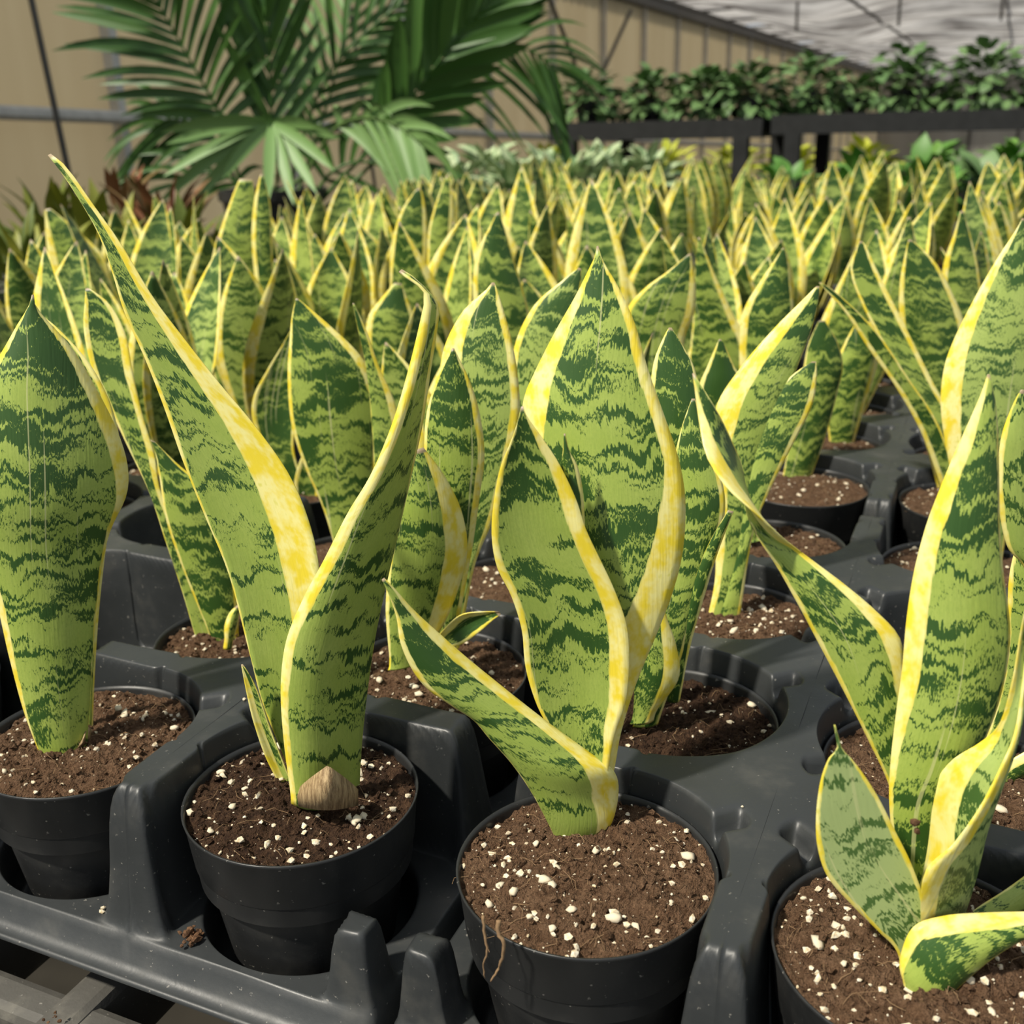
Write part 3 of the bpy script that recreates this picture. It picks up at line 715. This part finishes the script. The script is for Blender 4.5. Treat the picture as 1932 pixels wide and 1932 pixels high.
traced_leaf(h_, [(1850,1500,1885,1500),(1885,1450,1925,1470),(1930,1420,1975,1445),(1990,1390,2020,1410)], dark=.2, b=.1, ml=.3, mr=.1, NV=24, d0=.0)
n_ = hero((2, 2), 'snake plant with a bright green leaf with narrow yellow rim at the tray end', Z1, seed=101, z0=.072, hi=False, nbig=4)
traced_leaf(n_, [(1925,1060,1970,1060),(1900,1030,1955,1020),(1885,960,1955,940),(1883,880,1955,880),(1890,820,1955,820),(1910,765,1945,770),(1926,735,1931,735)], dark=.0, pale=.1, ml=.12, mr=.12, b=.1, d0=-.10)
# --- further plants picked out by their leaves
q_ = hero((-1, 2), 'snake plant hidden behind the centre cluster, broad leaf rising between two cream edged ones', Z1, seed=103, z0=.072, nper=200, nbig=6, hi=False)
traced_leaf(q_, [(985,1100,1050,1100),(962,950,1060,950),(955,800,1080,800),(968,665,1092,680),(1005,580,1094,590),(1060,530,1096,540),(1092,505,1097,507)], b=.08, ml=.10, mr=.08, dark=.03, pale=.15, lean=.02)
r_ = hero((-2, 2), 'snake plant with a broad dark wavy banded leaf between the two tall crossing leaves', Z1, seed=107, z0=.072, nper=170, nbig=6, hi=False)
traced_leaf(r_, [(635,1045,690,1045),(610,960,700,950),(575,880,706,870),(550,800,713,790),(543,710,702,715),(546,650,675,665),(550,600,612,605),(558,563,562,563)], b=.1, ml=.05, mr=[(0,.02),(.6,.05),(.75,.14),(1,.2)], dark=.16, tipd=.3)
traced_leaf(r_, [(690,1045,740,1045),(705,900,765,880),(700,780,748,770),(690,690,715,690),(675,620,692,625),(665,572,668,572)], b=.05, mr=.3, ml=.02, dark=.06, d0=-.004)
s_ = hero((-3, 3), 'snake plant with a small very dark leaf pointing up beside the broad cream band', Z1, seed=109, z0=.072, nper=120, nbig=4, hi=False)
traced_leaf(s_, [(535,920,575,920),(505,860,555,850),(478,800,560,790),(478,750,566,750),(503,700,560,700),(530,655,556,655),(549,622,552,622)], b=-.1, ml=.10, mr=.10, dark=.32)
traced_leaf(s_, [(565,965,595,970),(555,915,603,920),(570,860,615,870),(600,820,628,830),(630,800,633,801)], b=-.1, ml=.14, mr=.14, dark=.22, NV=26, d0=-.02)
t_ = hero((-2, 4), 'snake plant with a tall bluish green leaf standing well behind the centre cluster', Z0, seed=113, z0=.072, nper=100, nbig=0, hi=False)
traced_leaf(t_, [(925,860,990,860),(905,720,1000,720),(895,600,1003,620),(893,520,985,540),(905,465,966,480),(925,425,952,432),(938,400,942,400)], b=.08, ml=.10, mr=.04, dark=.14, NV=36)
u_ = hero((-3, 4), 'snake plant with a rounded dark leaf edged in gold behind the bent leaf tip', Z0, seed=127, z0=.072, nper=100, nbig=0, hi=False)
traced_leaf(u_, [(700,830,760,830),(695,740,775,740),(690,650,787,650),(694,600,783,600),(715,568,772,570),(745,533,758,535)], b=.1, ml=.14, mr=.12, dark=.24, NV=36)
v_ = hero((-5, 5), 'snake plant with a blunt cut leaf tip, tallest in front of the palm', Z1, seed=131, z0=.072, nper=80, nbig=0, hi=False)
traced_leaf(v_, [(410,740,470,740),(384,640,470,640),(385,560,480,560),(402,480,487,480),(422,415,485,415),(440,365,481,365),(452,337,476,338)], b=.06, ml=.10, mr=.05, dark=.06, tipd=.0, NV=36)
traced_leaf(v_, [(480,735,520,735),(490,620,535,620),(480,520,517,520),(475,450,513,450),(478,390,511,390),(487,345,501,345),(492,328,495,328)], b=.1, ml=.25, mr=.08, dark=.2, NV=36, d0=.01)
w_ = hero((-1, 4), 'snake plant with a leaf whose gold edge curls inward behind the tall central leaf', Z0, seed=137, z0=.072, nper=100, nbig=0, hi=False)
traced_leaf(w_, [(1180,890,1250,890),(1178,760,1290,760),(1175,660,1290,650),(1180,590,1310,590),(1215,545,1313,540),(1260,512,1308,510),(1298,480,1303,478)], b=.06, ml=.08, mr=.15, dark=.02, NV=36)
x_ = hero((-1, 5), 'snake plant with a leaf curving to a wide cream hip behind the gold curl', Z1, seed=139, z0=.072, nper=100, nbig=0, hi=False)
traced_leaf(x_, [(1270,815,1340,815),(1295,750,1410,745),(1300,680,1422,665),(1308,600,1387,600),(1310,530,1354,530),(1314,480,1333,480),(1317,448,1321,448)], b=.06, ml=.03, mr=.2, dark=.08, NV=36)
y_ = hero((-7, 5), 'snake plant with a wide leaf and long straight gold edge near the bench rim', Z1, seed=149, z0=.072, nper=60, nbig=0, hi=False)
traced_leaf(y_, [(120,712,180,712),(120,640,215,640),(105,560,215,560),(92,490,200,490),(86,440,152,440),(85,395,95,393)], b=.06, ml=.18, mr=.08, dark=.08, NV=36)
z_ = hero((-4, 6), 'snake plant with a pair of tall pointed leaves in front of the pale leaved plants', Z1, seed=151, z0=.072, nper=60, nbig=0, hi=False)
traced_leaf(z_, [(725,715,770,715),(735,600,800,600),(737,480,808,480),(752,410,805,410),(775,370,799,370),(788,355,792,355)], b=.06, ml=.10, mr=.16, dark=.06, NV=36)
traced_leaf(z_, [(760,712,800,712),(800,600,850,600),(806,500,853,500),(808,440,855,440),(820,390,856,390),(836,345,851,345),(842,331,845,331)], b=.06, ml=.10, mr=.22, dark=.06, NV=36, d0=.01)
o_ = hero((0, 5), 'snake plant with a dark corrugated leaf standing in the second row past the tray gap', Z1, seed=157, z0=.072, nper=90, nbig=0, hi=False)
traced_leaf(o_, [(1565,838,1612,832),(1560,770,1632,765),(1572,700,1655,690),(1592,650,1662,640),(1615,608,1640,606)], dark=.24, b=.14, ml=.06, mr=.16, NV=36)
p0_ = hero((0, 6), 'snake plant with a bluish pointed leaf right behind the dark corrugated one', Z1, seed=163, z0=.072, nper=60, nbig=0, hi=False)
traced_leaf(p0_, [(1575,780,1625,780),(1540,690,1640,690),(1545,620,1650,620),(1570,560,1645,560),(1595,510,1632,510),(1615,468,1621,468)], dark=.18, b=.08, ml=.14, mr=.10, NV=36)
traced_leaf(p0_, [(1590,782,1630,780),(1610,700,1675,690),(1640,610,1715,600),(1665,530,1730,525),(1690,465,1730,465),(1712,410,1718,410)], dark=.14, b=.1, ml=.12, mr=.12, NV=36, d0=.01)
p1_ = hero((1, 5), 'snake plant with a wide bluish leaf arching under the very broad pale leaf', Z1, seed=167, z0=.072, nper=60, nbig=0, hi=False)
traced_leaf(p1_, [(1790,868,1850,860),(1745,780,1835,770),(1715,690,1828,690),(1698,610,1822,620),(1697,540,1800,560),(1705,490,1765,495),(1714,452,1719,452)], dark=.18, b=.06, ml=.08, mr=.14, NV=36)
p2_ = hero((1, 6), 'snake plant with upright dark leaf and gold edges behind the wide bluish arching leaf', Z1, seed=173, z0=.072, nper=60, nbig=0, hi=False)
traced_leaf(p2_, [(1815,795,1860,795),(1790,680,1860,680),(1775,580,1855,580),(1780,500,1845,500),(1800,440,1830,440),(1812,398,1818,398)], dark=.2, b=.08, ml=.15, mr=.10, NV=36)
EMPTY = {(-3, 1), (1, 2)}

# ------------------------------------------------------------------ the massed plants behind
def proc_leaf(rnd, Lh, W, az, lean0, lean1, twist, NU=8, NV=20, dark=0.0):
    st = []; p = Vector((math.cos(az)*.006, math.sin(az)*.006, 0)); n = 11; out = Vector((math.cos(az), math.sin(az), 0)); sd = Vector((-math.sin(az), math.cos(az), 0))
    wob = rnd.uniform(-.25, .25); m1, m2 = rnd.uniform(.06, .13), rnd.uniform(.06, .15)
    bb = rnd.uniform(.06, .2)
    for k in range(n):
        t = k/(n-1); an = lean0+(lean1-lean0)*t
        if k: p = p + (out*math.sin(an)+Vector((0, 0, math.cos(an)))+sd*wob*t*.5)*(Lh/(n-1))
        w = W*(.50+.50*math.sin(min(1, t/.5)*math.pi/2)) if t < .5 else W*max(.02, 1-((t-.5)/.5)**1.7)
        tw = twist*t; nn = out*math.cos(an)-Vector((0, 0, math.sin(an)))
        s_ = sd*math.cos(tw)+nn*math.sin(tw); nr = nn*math.cos(tw)-sd*math.sin(tw)
        L_, R_ = p-s_*w/2, p+s_*w/2
        st.append(dict(L=L_, R=R_, M=p+nr*bb*w, ml=m1*(1+.5*t), mr=m2*(1+.5*t)))
    return leaf_mesh(st, NU, NV, .0022, dark, rnd.uniform(0, .25), .25)
PROTO = []; AZ = []
for k in range(14):
    rnd = random.Random(400+k); nl = rnd.choice((2, 3, 3, 4, 4)); az0 = rnd.uniform(0, 6.28); ls = []
    for q in range(nl):
        Lh = rnd.uniform(.13, .205) if q < 3 else rnd.uniform(.07, .13)
        ls.append(proc_leaf(rnd, Lh, rnd.uniform(.050, .072)*(1 if q < 3 else .75), az0+q*math.pi+rnd.uniform(-.75, .75), rnd.uniform(.02, .22), rnd.uniform(.10, .50), rnd.uniform(-.6, .6), dark=rnd.uniform(.04, .26)))
    PROTO.append(ls); AZ.append(az0)
SOILS = []
for k in range(4):
    mt = (M_SOIL, M_SOILD, M_SOIL, M_SOIL)[k]
    SOILS.append((make_soil(200+k, mt, .072, .002, 18, 56), make_perlite(200+k, .072, .002, 110, .0019)))
ORD = 'first second third fourth fifth sixth seventh eighth ninth tenth eleventh twelfth thirteenth fourteenth fifteenth sixteenth seventeenth eighteenth nineteenth twentieth twenty-first twenty-second twenty-third twenty-fourth'.split()
rnd = random.Random(77)
NG = 0
for j in range(21):
    for i in range(-8, 4):
        key = (i, j)
        if key in HERO or key in EMPTY or (math.floor(i/2), j//4) not in TRAYS: continue
        q = project(grid(i, j)+Vector((0, 0, .09))); t = project(grid(i, j)+Vector((0, 0, .24)))
        rv = (rnd.randrange(14), rnd.uniform(0, 6.28), rnd.uniform(.86, 1.12), rnd.randrange(4), rnd.random())
        if not q or not t: continue
        mrg = 60 if j < 6 else 110
        if q[0] < -480 or q[0] > 1932+mrg or t[1] > 1932: continue
        if (j == 0 and i > -3) or key in ((2, 1), (2, 0), (3, 1)): continue
        if rv[4] < (.03 if j < 9 else .17): continue
        z = (Z0 if j % 4 == 0 else Z1)
        root = plant_root(key, 'yellow edged snake plant, %s row from the bench front, %s column from its wall-side rim' % (ORD[j], ORD[i+8]), 'snake plants massed in the rear trays', z+.0005, rv[1]); NG += 1
        link('pot', POT, root); so = link('soil', SOILS[rv[3]][0], root)
        if j < 9: tag(link('perlite', SOILS[rv[3]][1], so), kind='stuff')
        scl = rv[2]*(.92 if j < 4 else 1.0)
        root.rotation_euler[2] = YAW+math.pi/2-AZ[rv[0]]+(rv[1]-3.14)*.33+(math.pi if rv[3] % 2 else 0)
        if i in (0, 1) and j > 6 and rv[3] == 1: root.rotation_euler[2] = (0 if i == 0 else math.pi)-AZ[rv[0]]+(rv[4]-.5)*1.2; scl *= 1.08
        for me in PROTO[rv[0]]:
            o = link('leaf', me, root); o.location = (0, 0, .071); o.scale = (scl, scl, scl)
print('generic plants', NG)

# ------------------------------------------------------------------ background benches
def bench(name, label, x0, x1, y0, y1, zt, mat, thick=.085, leg=.035):
    o = tag(empty(name, (x0, y0, ZF)), label, 'bench'); zz = zt-ZF; Lx, Ly = x1-x0, y1-y0
    for a, b_, c_, d_ in ((0, 0, Lx, .045), (0, Ly-.045, Lx, Ly), (0, .045, .045, Ly-.045), (Lx-.045, .045, Lx, Ly-.045)):
        m = MB(); m.box((a, b_, zz-thick), (c_, d_, zz)); m.build('frame_beam', mat, o)
    n = max(4, int(Lx/.14))
    for k in range(n):
        m = MB(); xx = .05+(Lx-.1-.09)*k/(n-1); m.box((xx, .05, zz-.03), (xx+.09, Ly-.05, zz-.004)); m.build('slat', mat, o)
    for xx in (.10, Lx-.10):
        for yy in (.03, Ly-.03):
            m = MB(); m.box((xx-leg, yy-leg if yy < .1 else yy-leg*2+.03, 0), (xx+leg, yy+leg if yy < .1 else yy+.03, zz-thick)); m.build('leg', mat, o)
    return o
YBEN = 5.0
zb = at_y(1035, 234, YBEN).z; zb2 = at_y(1932, 209, YBEN).z; ZB = (zb+zb2)/2
xa, xm, xb = at_y(1035, 240, YBEN).x, at_y(1446, 240, YBEN).x, at_y(1932, 240, YBEN).x
bench('dark_bench', 'dark wooden bench carrying trailing potted plants, its end free of the wall', xa, xm-.02, YBEN, YBEN+1.0, ZB, M_DKWOOD)
bench('dark_bench', 'dark wooden bench butted against the free ended one, trailing potted plants on top', xm+.02, xb+1.1, YBEN, YBEN+1.0, ZB+.012, M_DKWOOD)
bench('side_bench', 'grey slatted bench under the palm and pale leaved plants along the wall', -2.75, -1.14, 1.0, 4.8, -.02, M_BENCH, .05)
bench('low_bench', 'low grey bench with leafy green plants between snake plants and dark benches', -.85, .75, 3.7, 4.5, -.14, M_BENCH, .05)
bench('far_bench', 'far grey bench with bushy yellow green plants seen beneath the dark bench', -2.95, 1.1, 6.35, 7.0, -.14, M_BENCH, .05)

# ------------------------------------------------------------------ background plants
def leaf_mat(name, c1, c2, rough=.5, edge=None, scale=30.0, spec=.4):
    m, nt, b = new_mat(name); k = NT(nt)
    co = k.n('ShaderNodeTexCoord').outputs['Object']; rn = k.n('ShaderNodeObjectInfo').outputs['Random']
    n = k.noise(co, scale, 2.0)
    col = k.mix(k.math('ADD', k.math('MULTIPLY', rn, .7), k.math('MULTIPLY', n, .3)), c4(*c1), c4(*c2))
    if edge:
        sx = k.n('ShaderNodeSeparateXYZ'); k.l(co, sx.inputs[0])
        d = k.math('ADD', k.math('ABSOLUTE', sx.outputs[1]), k.math('MULTIPLY', k.math('SUBTRACT', k.noise(co, 14.0, 3.0), .5), .5))
        col = k.mix(k.smooth(d, .08, .2), c4(*edge), col)
    k.l(col, b.inputs['Base Color']); b.inputs['Roughness'].default_value = rough; b.inputs['Specular IOR Level'].default_value = spec
    return m
M_POTHOS = leaf_mat('pothos_leaf', (.055, .125, .035), (.15, .25, .09))
M_PALE = leaf_mat('pale_leaf', (.05, .14, .04), (.13, .26, .10), edge=(.42, .50, .28))
M_CROT = leaf_mat('croton_green', (.05, .10, .015), (.26, .26, .03))
M_CROTR = leaf_mat('croton_red', (.24, .07, .035), (.10, .12, .03))
M_YG = leaf_mat('yellow_green', (.32, .38, .03), (.50, .52, .06))
M_GRN = leaf_mat('mid_green', (.05, .17, .02), (.14, .28, .05))
M_PALM = leaf_mat('palm_dark', (.026, .080, .012), (.060, .145, .022), .45, scale=3.0)
M_PALML = leaf_mat('palm_light', (.13, .24, .065), (.19, .32, .11), .5, scale=3.0)
M_STEM = simple('green_stem', (.09, .16, .04), .6, .3, 30)
def blade(name, mat, wide, curl=.25, fold=.12, n=6):
    prof = [0, .62, .95, 1.0, .82, .45, .0]; vs_, fs_ = [], []
    for i in range(n+1):
        t = i/n; w = wide*max(.02, prof[i] if n == 6 else math.sin(math.pi*t)**.8)/2; z = -curl*t*t
        vs_ += [(t, -w, z+fold*w*2), (t, 0, z), (t, w, z+fold*w*2)]
    for i in range(n):
        q = 3*i; fs_ += [(q, q+3, q+4, q+1), (q+1, q+4, q+5, q+2)]
    me = mesh(name, vs_, fs_, True, mat); return me
HEART = {M_POTHOS: blade('leaf', M_POTHOS, .78, .3), M_PALE: blade('leaf', M_PALE, .52, .3), M_CROT: blade('leaf', M_CROT, .26, .35), M_CROTR: blade('leaf', M_CROTR, .28, .35),
         M_YG: blade('leaf', M_YG, .45, .3), M_GRN: blade('leaf', M_GRN, .6, .3)}
def pot_mesh(r, h):
    m = MB(); n = 28; prof = [(0, 0), (r*.74, 0), (r*.96, h*.86), (r*1.02, h*.87), (r*1.04, h), (r*.96, h), (r*.92, h*.9), (0, h*.9)]; vs_, fs_ = [], []
    for rr_, z in prof[1:-1]:
        for i in range(n): vs_.append((rr_*math.cos(2*math.pi*i/n), rr_*math.sin(2*math.pi*i/n), z))
    for k in range(len(prof)-3):
        for i in range(n): a, b = k*n+i, k*n+(i+1) % n; fs_.append((a, b, b+n, a+n))
    fs_.append(tuple(range(n))[::-1]); k = len(prof)-3; fs_.append(tuple(k*n+i for i in range(n)))
    return mesh('pot', vs_, fs_, False, M_POT)
def bush(name, label, cat, group, pos, r, hgt, n, mat, lsize, seed, pr=.08, ph=.11, trail=.0, upright=.3, front=0.0):
    o = tag(empty(name, pos), label, cat, group); rd = random.Random(seed)
    link('pot', pot_mesh(pr, ph), o); st = MB()
    for k in range(n):
        az = rd.uniform(0, 6.283); el = rd.uniform(-.15-trail, 1.45); rr_ = rd.uniform(.45, 1.0)
        p = Vector((math.cos(az)*math.cos(el)*r*rr_, math.sin(az)*math.cos(el)*r*rr_, ph*.9+max(-ph*.8 if trail > .5 else -ph*.35, math.sin(el)*(hgt-ph)*rr_*.9)))
        L = lsize*rd.uniform(.7, 1.25)
        if trail > .5 and p.y > -front-.02: p.z = max(p.z, .04)
        lf = link('leaf', HEART[mat], o); lf.location = p; lf.scale = (L, L, L)
        lf.rotation_euler = (rd.uniform(-.5, .5), -(el*.6+upright)+rd.uniform(-.4, .4), az+rd.uniform(-.7, .7))
        if k % 2 == 0: st.tube([(rd.uniform(-.3, .3)*pr, rd.uniform(-.3, .3)*pr, ph*.88), p*.55+Vector((0, 0, ph*.5)), p], max(.0015, r*.008), 4)
    tag(st.build('stems', M_STEM, o, True), kind='stuff')
    return o
# trailing plants on the dark benches
for k, (px_, yy, r, h, lab) in enumerate(((1108, 5.30, .17, .30, 'bushy trailing plant at the free end of the dark bench'), (1232, 5.42, .17, .30, 'loose trailing plant second from the dark bench free end'),
        (1335, 5.30, .16, .29, 'trailing plant with a stem drooping over the dark bench edge'), (1412, 5.22, .18, .31, 'leafy trailing plant standing beside the joint of the two dark benches'),
        (1525, 5.42, .17, .33, 'trailing plant in a dark pot just past the bench joint'), (1615, 5.75, .13, .20, 'smallest trailing plant set back on the butted dark bench'), (1702, 5.40, .17, .34, 'upright dense trailing plant next to the smallest one on the dark bench'),
        (1855, 5.32, .21, .33, 'widest trailing plant on the dark bench, leaves spreading sideways'))):
    p = at_y(px_, 215, yy); zz = ZB if px_ < 1440 else ZB+.012
    bush('trailing_plant', lab, 'potted plant', 'trailing plants on the dark benches', (p.x, yy, zz), r*1.1, h*.92, 190 if r > .14 else 90, M_POTHOS, .066, 500+k, .065, .10, .6, -.15, yy-YBEN)
# pale leaved plants along the side bench
for k, (px_, yy, h) in enumerate(((868, 3.35, .26), (925, 3.9, .30), (975, 3.3, .25), (1035, 4.0, .28), (1075, 3.6, .25), (1122, 4.3, .28), (1165, 3.9, .25), (1222, 4.45, .26))):
    p = at_y(px_, 330, yy)
    bush('pale_leaf_plant', 'spreading pale streaked plant, %s from the palm on the grey side bench' % ORD[k], 'potted plant', 'pale leaved plants on the side bench', (p.x, yy, -.02), .155, h, 70, M_PALE, .095, 600+k, .07, .11, .0, .2)
for k, (px_, xx, h, mat, lab) in enumerate(((15, -1.45, .20, M_CROT, 'narrow leaved green shrub farthest from the palm on the side bench'), (88, -1.75, .23, M_CROT, 'yellow splashed narrow leaved shrub beside the wall rod'),
        (165, -1.45, .20, M_CROT, 'green and yellow shrub next to the red leaved ones'), (228, -1.85, .25, M_CROTR, 'reddish brown leaved shrub behind the tall leaning leaf'), (290, -1.62, .22, M_CROTR, 'smaller reddish shrub next to the palm'), (345, -1.42, .17, M_CROT, 'low green shrub at the palm foot'))):
    p = at_x(px_, 340, xx)
    bush('leafy_shrub', lab, 'shrub', 'narrow leaved shrubs on the side bench', (xx, p.y, -.02), .12, h, 60, mat, .10, 700+k, .07, .10, .0, .6)
for k, x in enumerate((-.62, -.40, -.16, .06, .28, .52)):
    bush('green_plant', 'broad leaved green plant, %s from the wall-side end of the low bench' % ORD[k], 'potted plant', 'green plants on the low bench', (x, 3.95+.2*(k % 2), -.14), .14, .36, 70, M_GRN if k != 3 else M_POTHOS, .10, 800+k, .07, .11)
for k in range(9):
    x = -2.65+k*.40
    bush('yellow_green_plant', 'bushy %s plant, %s from the wall-side end of the far bench' % ('yellow green' if k < 6 else 'green', ORD[k]), 'potted plant', 'bushy plants on the far bench', (x, 6.6+.12*(k % 2), -.14), .19, .37, 150, M_YG if k < 6 else M_GRN, .10, 850+k, .08, .12, .3, .1)

# palm
PB = at_x(520, 420, -1.8); PF = fwd(PB)
palm = tag(empty('potted_palm', (PB.x, PB.y, -.02)), 'large feathery palm with dark fronds and a paler drooping front frond', 'palm')
link('pot', pot_mesh(.15, .22), palm)
BASE = Vector((0, 0, .2))
rp = random.Random(5); NL = 0
def leaflet(parent, p0, d, L, W, droop, mat):
    global NL
    NL += 1; n = 6; vs_, fs_ = [], []; d = d.normalized(); side = d.cross(FH); side = side.normalized() if side.length > .1 else RX.copy()
    side = (side + FH*rp.uniform(-.5, .5)).normalized()
    for i in range(n+1):
        t = i/n; c_ = p0+d*L*t+Vector((0, 0, -droop*L*t*t)); w = W*max(.03, math.sin(math.pi*(t*.82+.12))**.7 if t < 1 else .03)/2
        vs_ += [c_-side*w, c_+FH*w*.35, c_+side*w]
    for i in range(n):
        q = 3*i; fs_ += [(q, q+3, q+4, q+1), (q+1, q+4, q+5, q+2)]
    return link('leaflet', mesh('leaflet', vs_, fs_, True, mat), parent)
def frond(px, doff, mat, n, L0, W, ang=1.0, droop=.25, start=.2, sides=(1, -1), stemr=.007):
    P = [at_fwd(x, y, PF+doff*i/(len(px)-1))-palm.location for i, (x, y) in enumerate(px)]
    pts = [BASE]+P
    m = MB(); sm = []
    for i in range(len(pts)-1):
        ix = [max(0, i-1), i, i+1, min(len(pts)-1, i+2)]
        for t in (0, .25, .5, .75): sm.append(cr(*[pts[j] for j in ix], t))
    sm.append(pts[-1]); m.tube(sm, stemr, 6, [1-.75*i/len(sm) for i in range(len(sm))]); fr = m.build('frond', M_STEM if mat is M_PALML else mat, palm, True)
    N = len(sm)-1
    for k in range(n):
        t = start+(1-start)*(k+.5)/n; i = min(N-1, int(t*N)); p0 = sm[i]+(sm[i+1]-sm[i])*(t*N-i); tg = (sm[min(N, i+1)]-sm[max(0, i-1)]).normalized()
        sd = tg.cross(FH).normalized()
        for s_ in sides:
            a = ang*(1-.55*(t-start)/(1-start)); d = tg*math.cos(a)+sd*s_*math.sin(a)+FH*rp.uniform(-.25, .25)
            L = L0*(.55+.6*math.sin(math.pi*(.15+.75*(t-start)/(1-start))))*rp.uniform(.9, 1.1)
            dr_ = droop*rp.uniform(.6, 1.4)
            if (p0+d.normalized()*L).z-dr_*L > .03: leaflet(fr, p0, d, L, W*rp.uniform(.8, 1.15), dr_, mat)
    return fr
frond([(470,400),(430,250),(395,180),(345,90),(300,10),(268,-45)], -.1, M_PALM, 17, .30, .026, 1.05, .22, .35)
frond([(505,380),(512,250),(508,120),(500,0),(496,-70)], -.05, M_PALM, 13, .30, .030, .55, .05, .35)
frond([(545,400),(590,280),(625,170),(650,60),(665,-40)], .25, M_PALML, 14, .28, .020, .95, .1, .4)  # back frond, haze painted in with the lighter leaf colour
frond([(560,420),(650,330),(735,245),(810,140),(880,50),(960,-35)], -.12, M_PALM, 16, .25, .044, .75, .05, .42)
frond([(600,400),(720,290),(800,205),(870,125),(940,85),(1010,100),(1050,135)], .1, M_PALM, 15, .24, .016, 1.15, .55, .45)
frond([(480,410),(420,290),(370,240),(320,225),(285,245)], .05, M_PALM, 10, .2, .022, .9, .5, .4)
frond([(565,410),(620,330),(680,305),(740,325),(775,370)], .0, M_PALM, 12, .24, .022, 1.1, .6, .35)
frond([(495,420),(440,340),(390,325),(345,350),(315,400)], .0, M_PALM, 11, .24, .022, 1.1, .6, .35)
frond([(530,420),(560,300),(600,180),(660,90),(740,20),(800,-30)], .15, M_PALM, 14, .26, .022, .8, .2, .4)
frond([(575,330),(630,245),(690,222),(750,238),(795,272)], -.32, M_PALML, 8, .17, .026, .9, .6, .4)
fr = frond([(525,330),(518,262),(510,235)], -.45, M_PALML, 1, .05, .01, 1, .2, .9)
f1 = PF-.45
for (ex, ey) in ((300,250),(315,272),(345,240),(322,330),(318,378),(355,408),(430,330),(508,362),(548,368),(586,352),(622,318),(640,262),(600,240)):
    p0 = at_fwd(512, 234, f1)-palm.location; p1 = at_fwd(ex, ey, f1-rp.uniform(.02, .14))-palm.location
    v = p1-p0; leaflet(fr, p0, v+Vector((0, 0, .22*v.length)), v.length, .030, .22, M_PALML)
print('leaflets', NL)

# ------------------------------------------------------------------ crumbs on the trays and bench
def crumb(name, label, px, z, n, r, mat, seed, cat):
    rd = random.Random(seed); p = at_z(px[0], px[1], z); m = MB()
    for k in range(n): m.blob((rd.gauss(0, r*.7)*(n > 1), rd.gauss(0, r*.7)*(n > 1), r*.4+abs(rd.gauss(0, r*.3))*(n > 1)), r*(rd.uniform(.5, .75) if n < 5 else rd.uniform(.16, .5)), rd)
    return tag(m.build(name, mat, None, False, p), label, cat)
crumb('soil_clump', 'rough clump of brown soil lying on the tray flange beside the pot', (362, 1772), FL, 46, .0034, M_CLUMP, 1, 'soil')
crumb('soil_clump', 'small brown soil crumb on the bench lattice below the tray', (104, 1922), 0, 8, .0022, M_CLUMP, 2, 'soil')
crumb('perlite_crumb', 'white perlite crumb on the tray lip near the bench lattice', (134, 1812), .011, 1, .0022, M_PERL, 3, 'perlite')
crumb('perlite_crumb', 'white perlite crumb between the two corner pegs of neighbouring trays', (802, 1832), .012, 1, .0030, M_PERL, 4, 'perlite')
crumb('perlite_crumb', 'white perlite crumb pair on the tray flange by the broad single leaf pot', (205, 1722), FL, 2, .0020, M_PERL, 5, 'perlite')
crumb('perlite_crumb', 'white perlite crumb on the flat tray top beside the small side leaf', (461, 1322), H, 1, .0021, M_PERL, 6, 'perlite')
crumb('perlite_crumb', 'tiny white perlite crumb on the tray top near a finger slot', (1400, 1524), H, 1, .0011, M_PERL, 7, 'perlite')
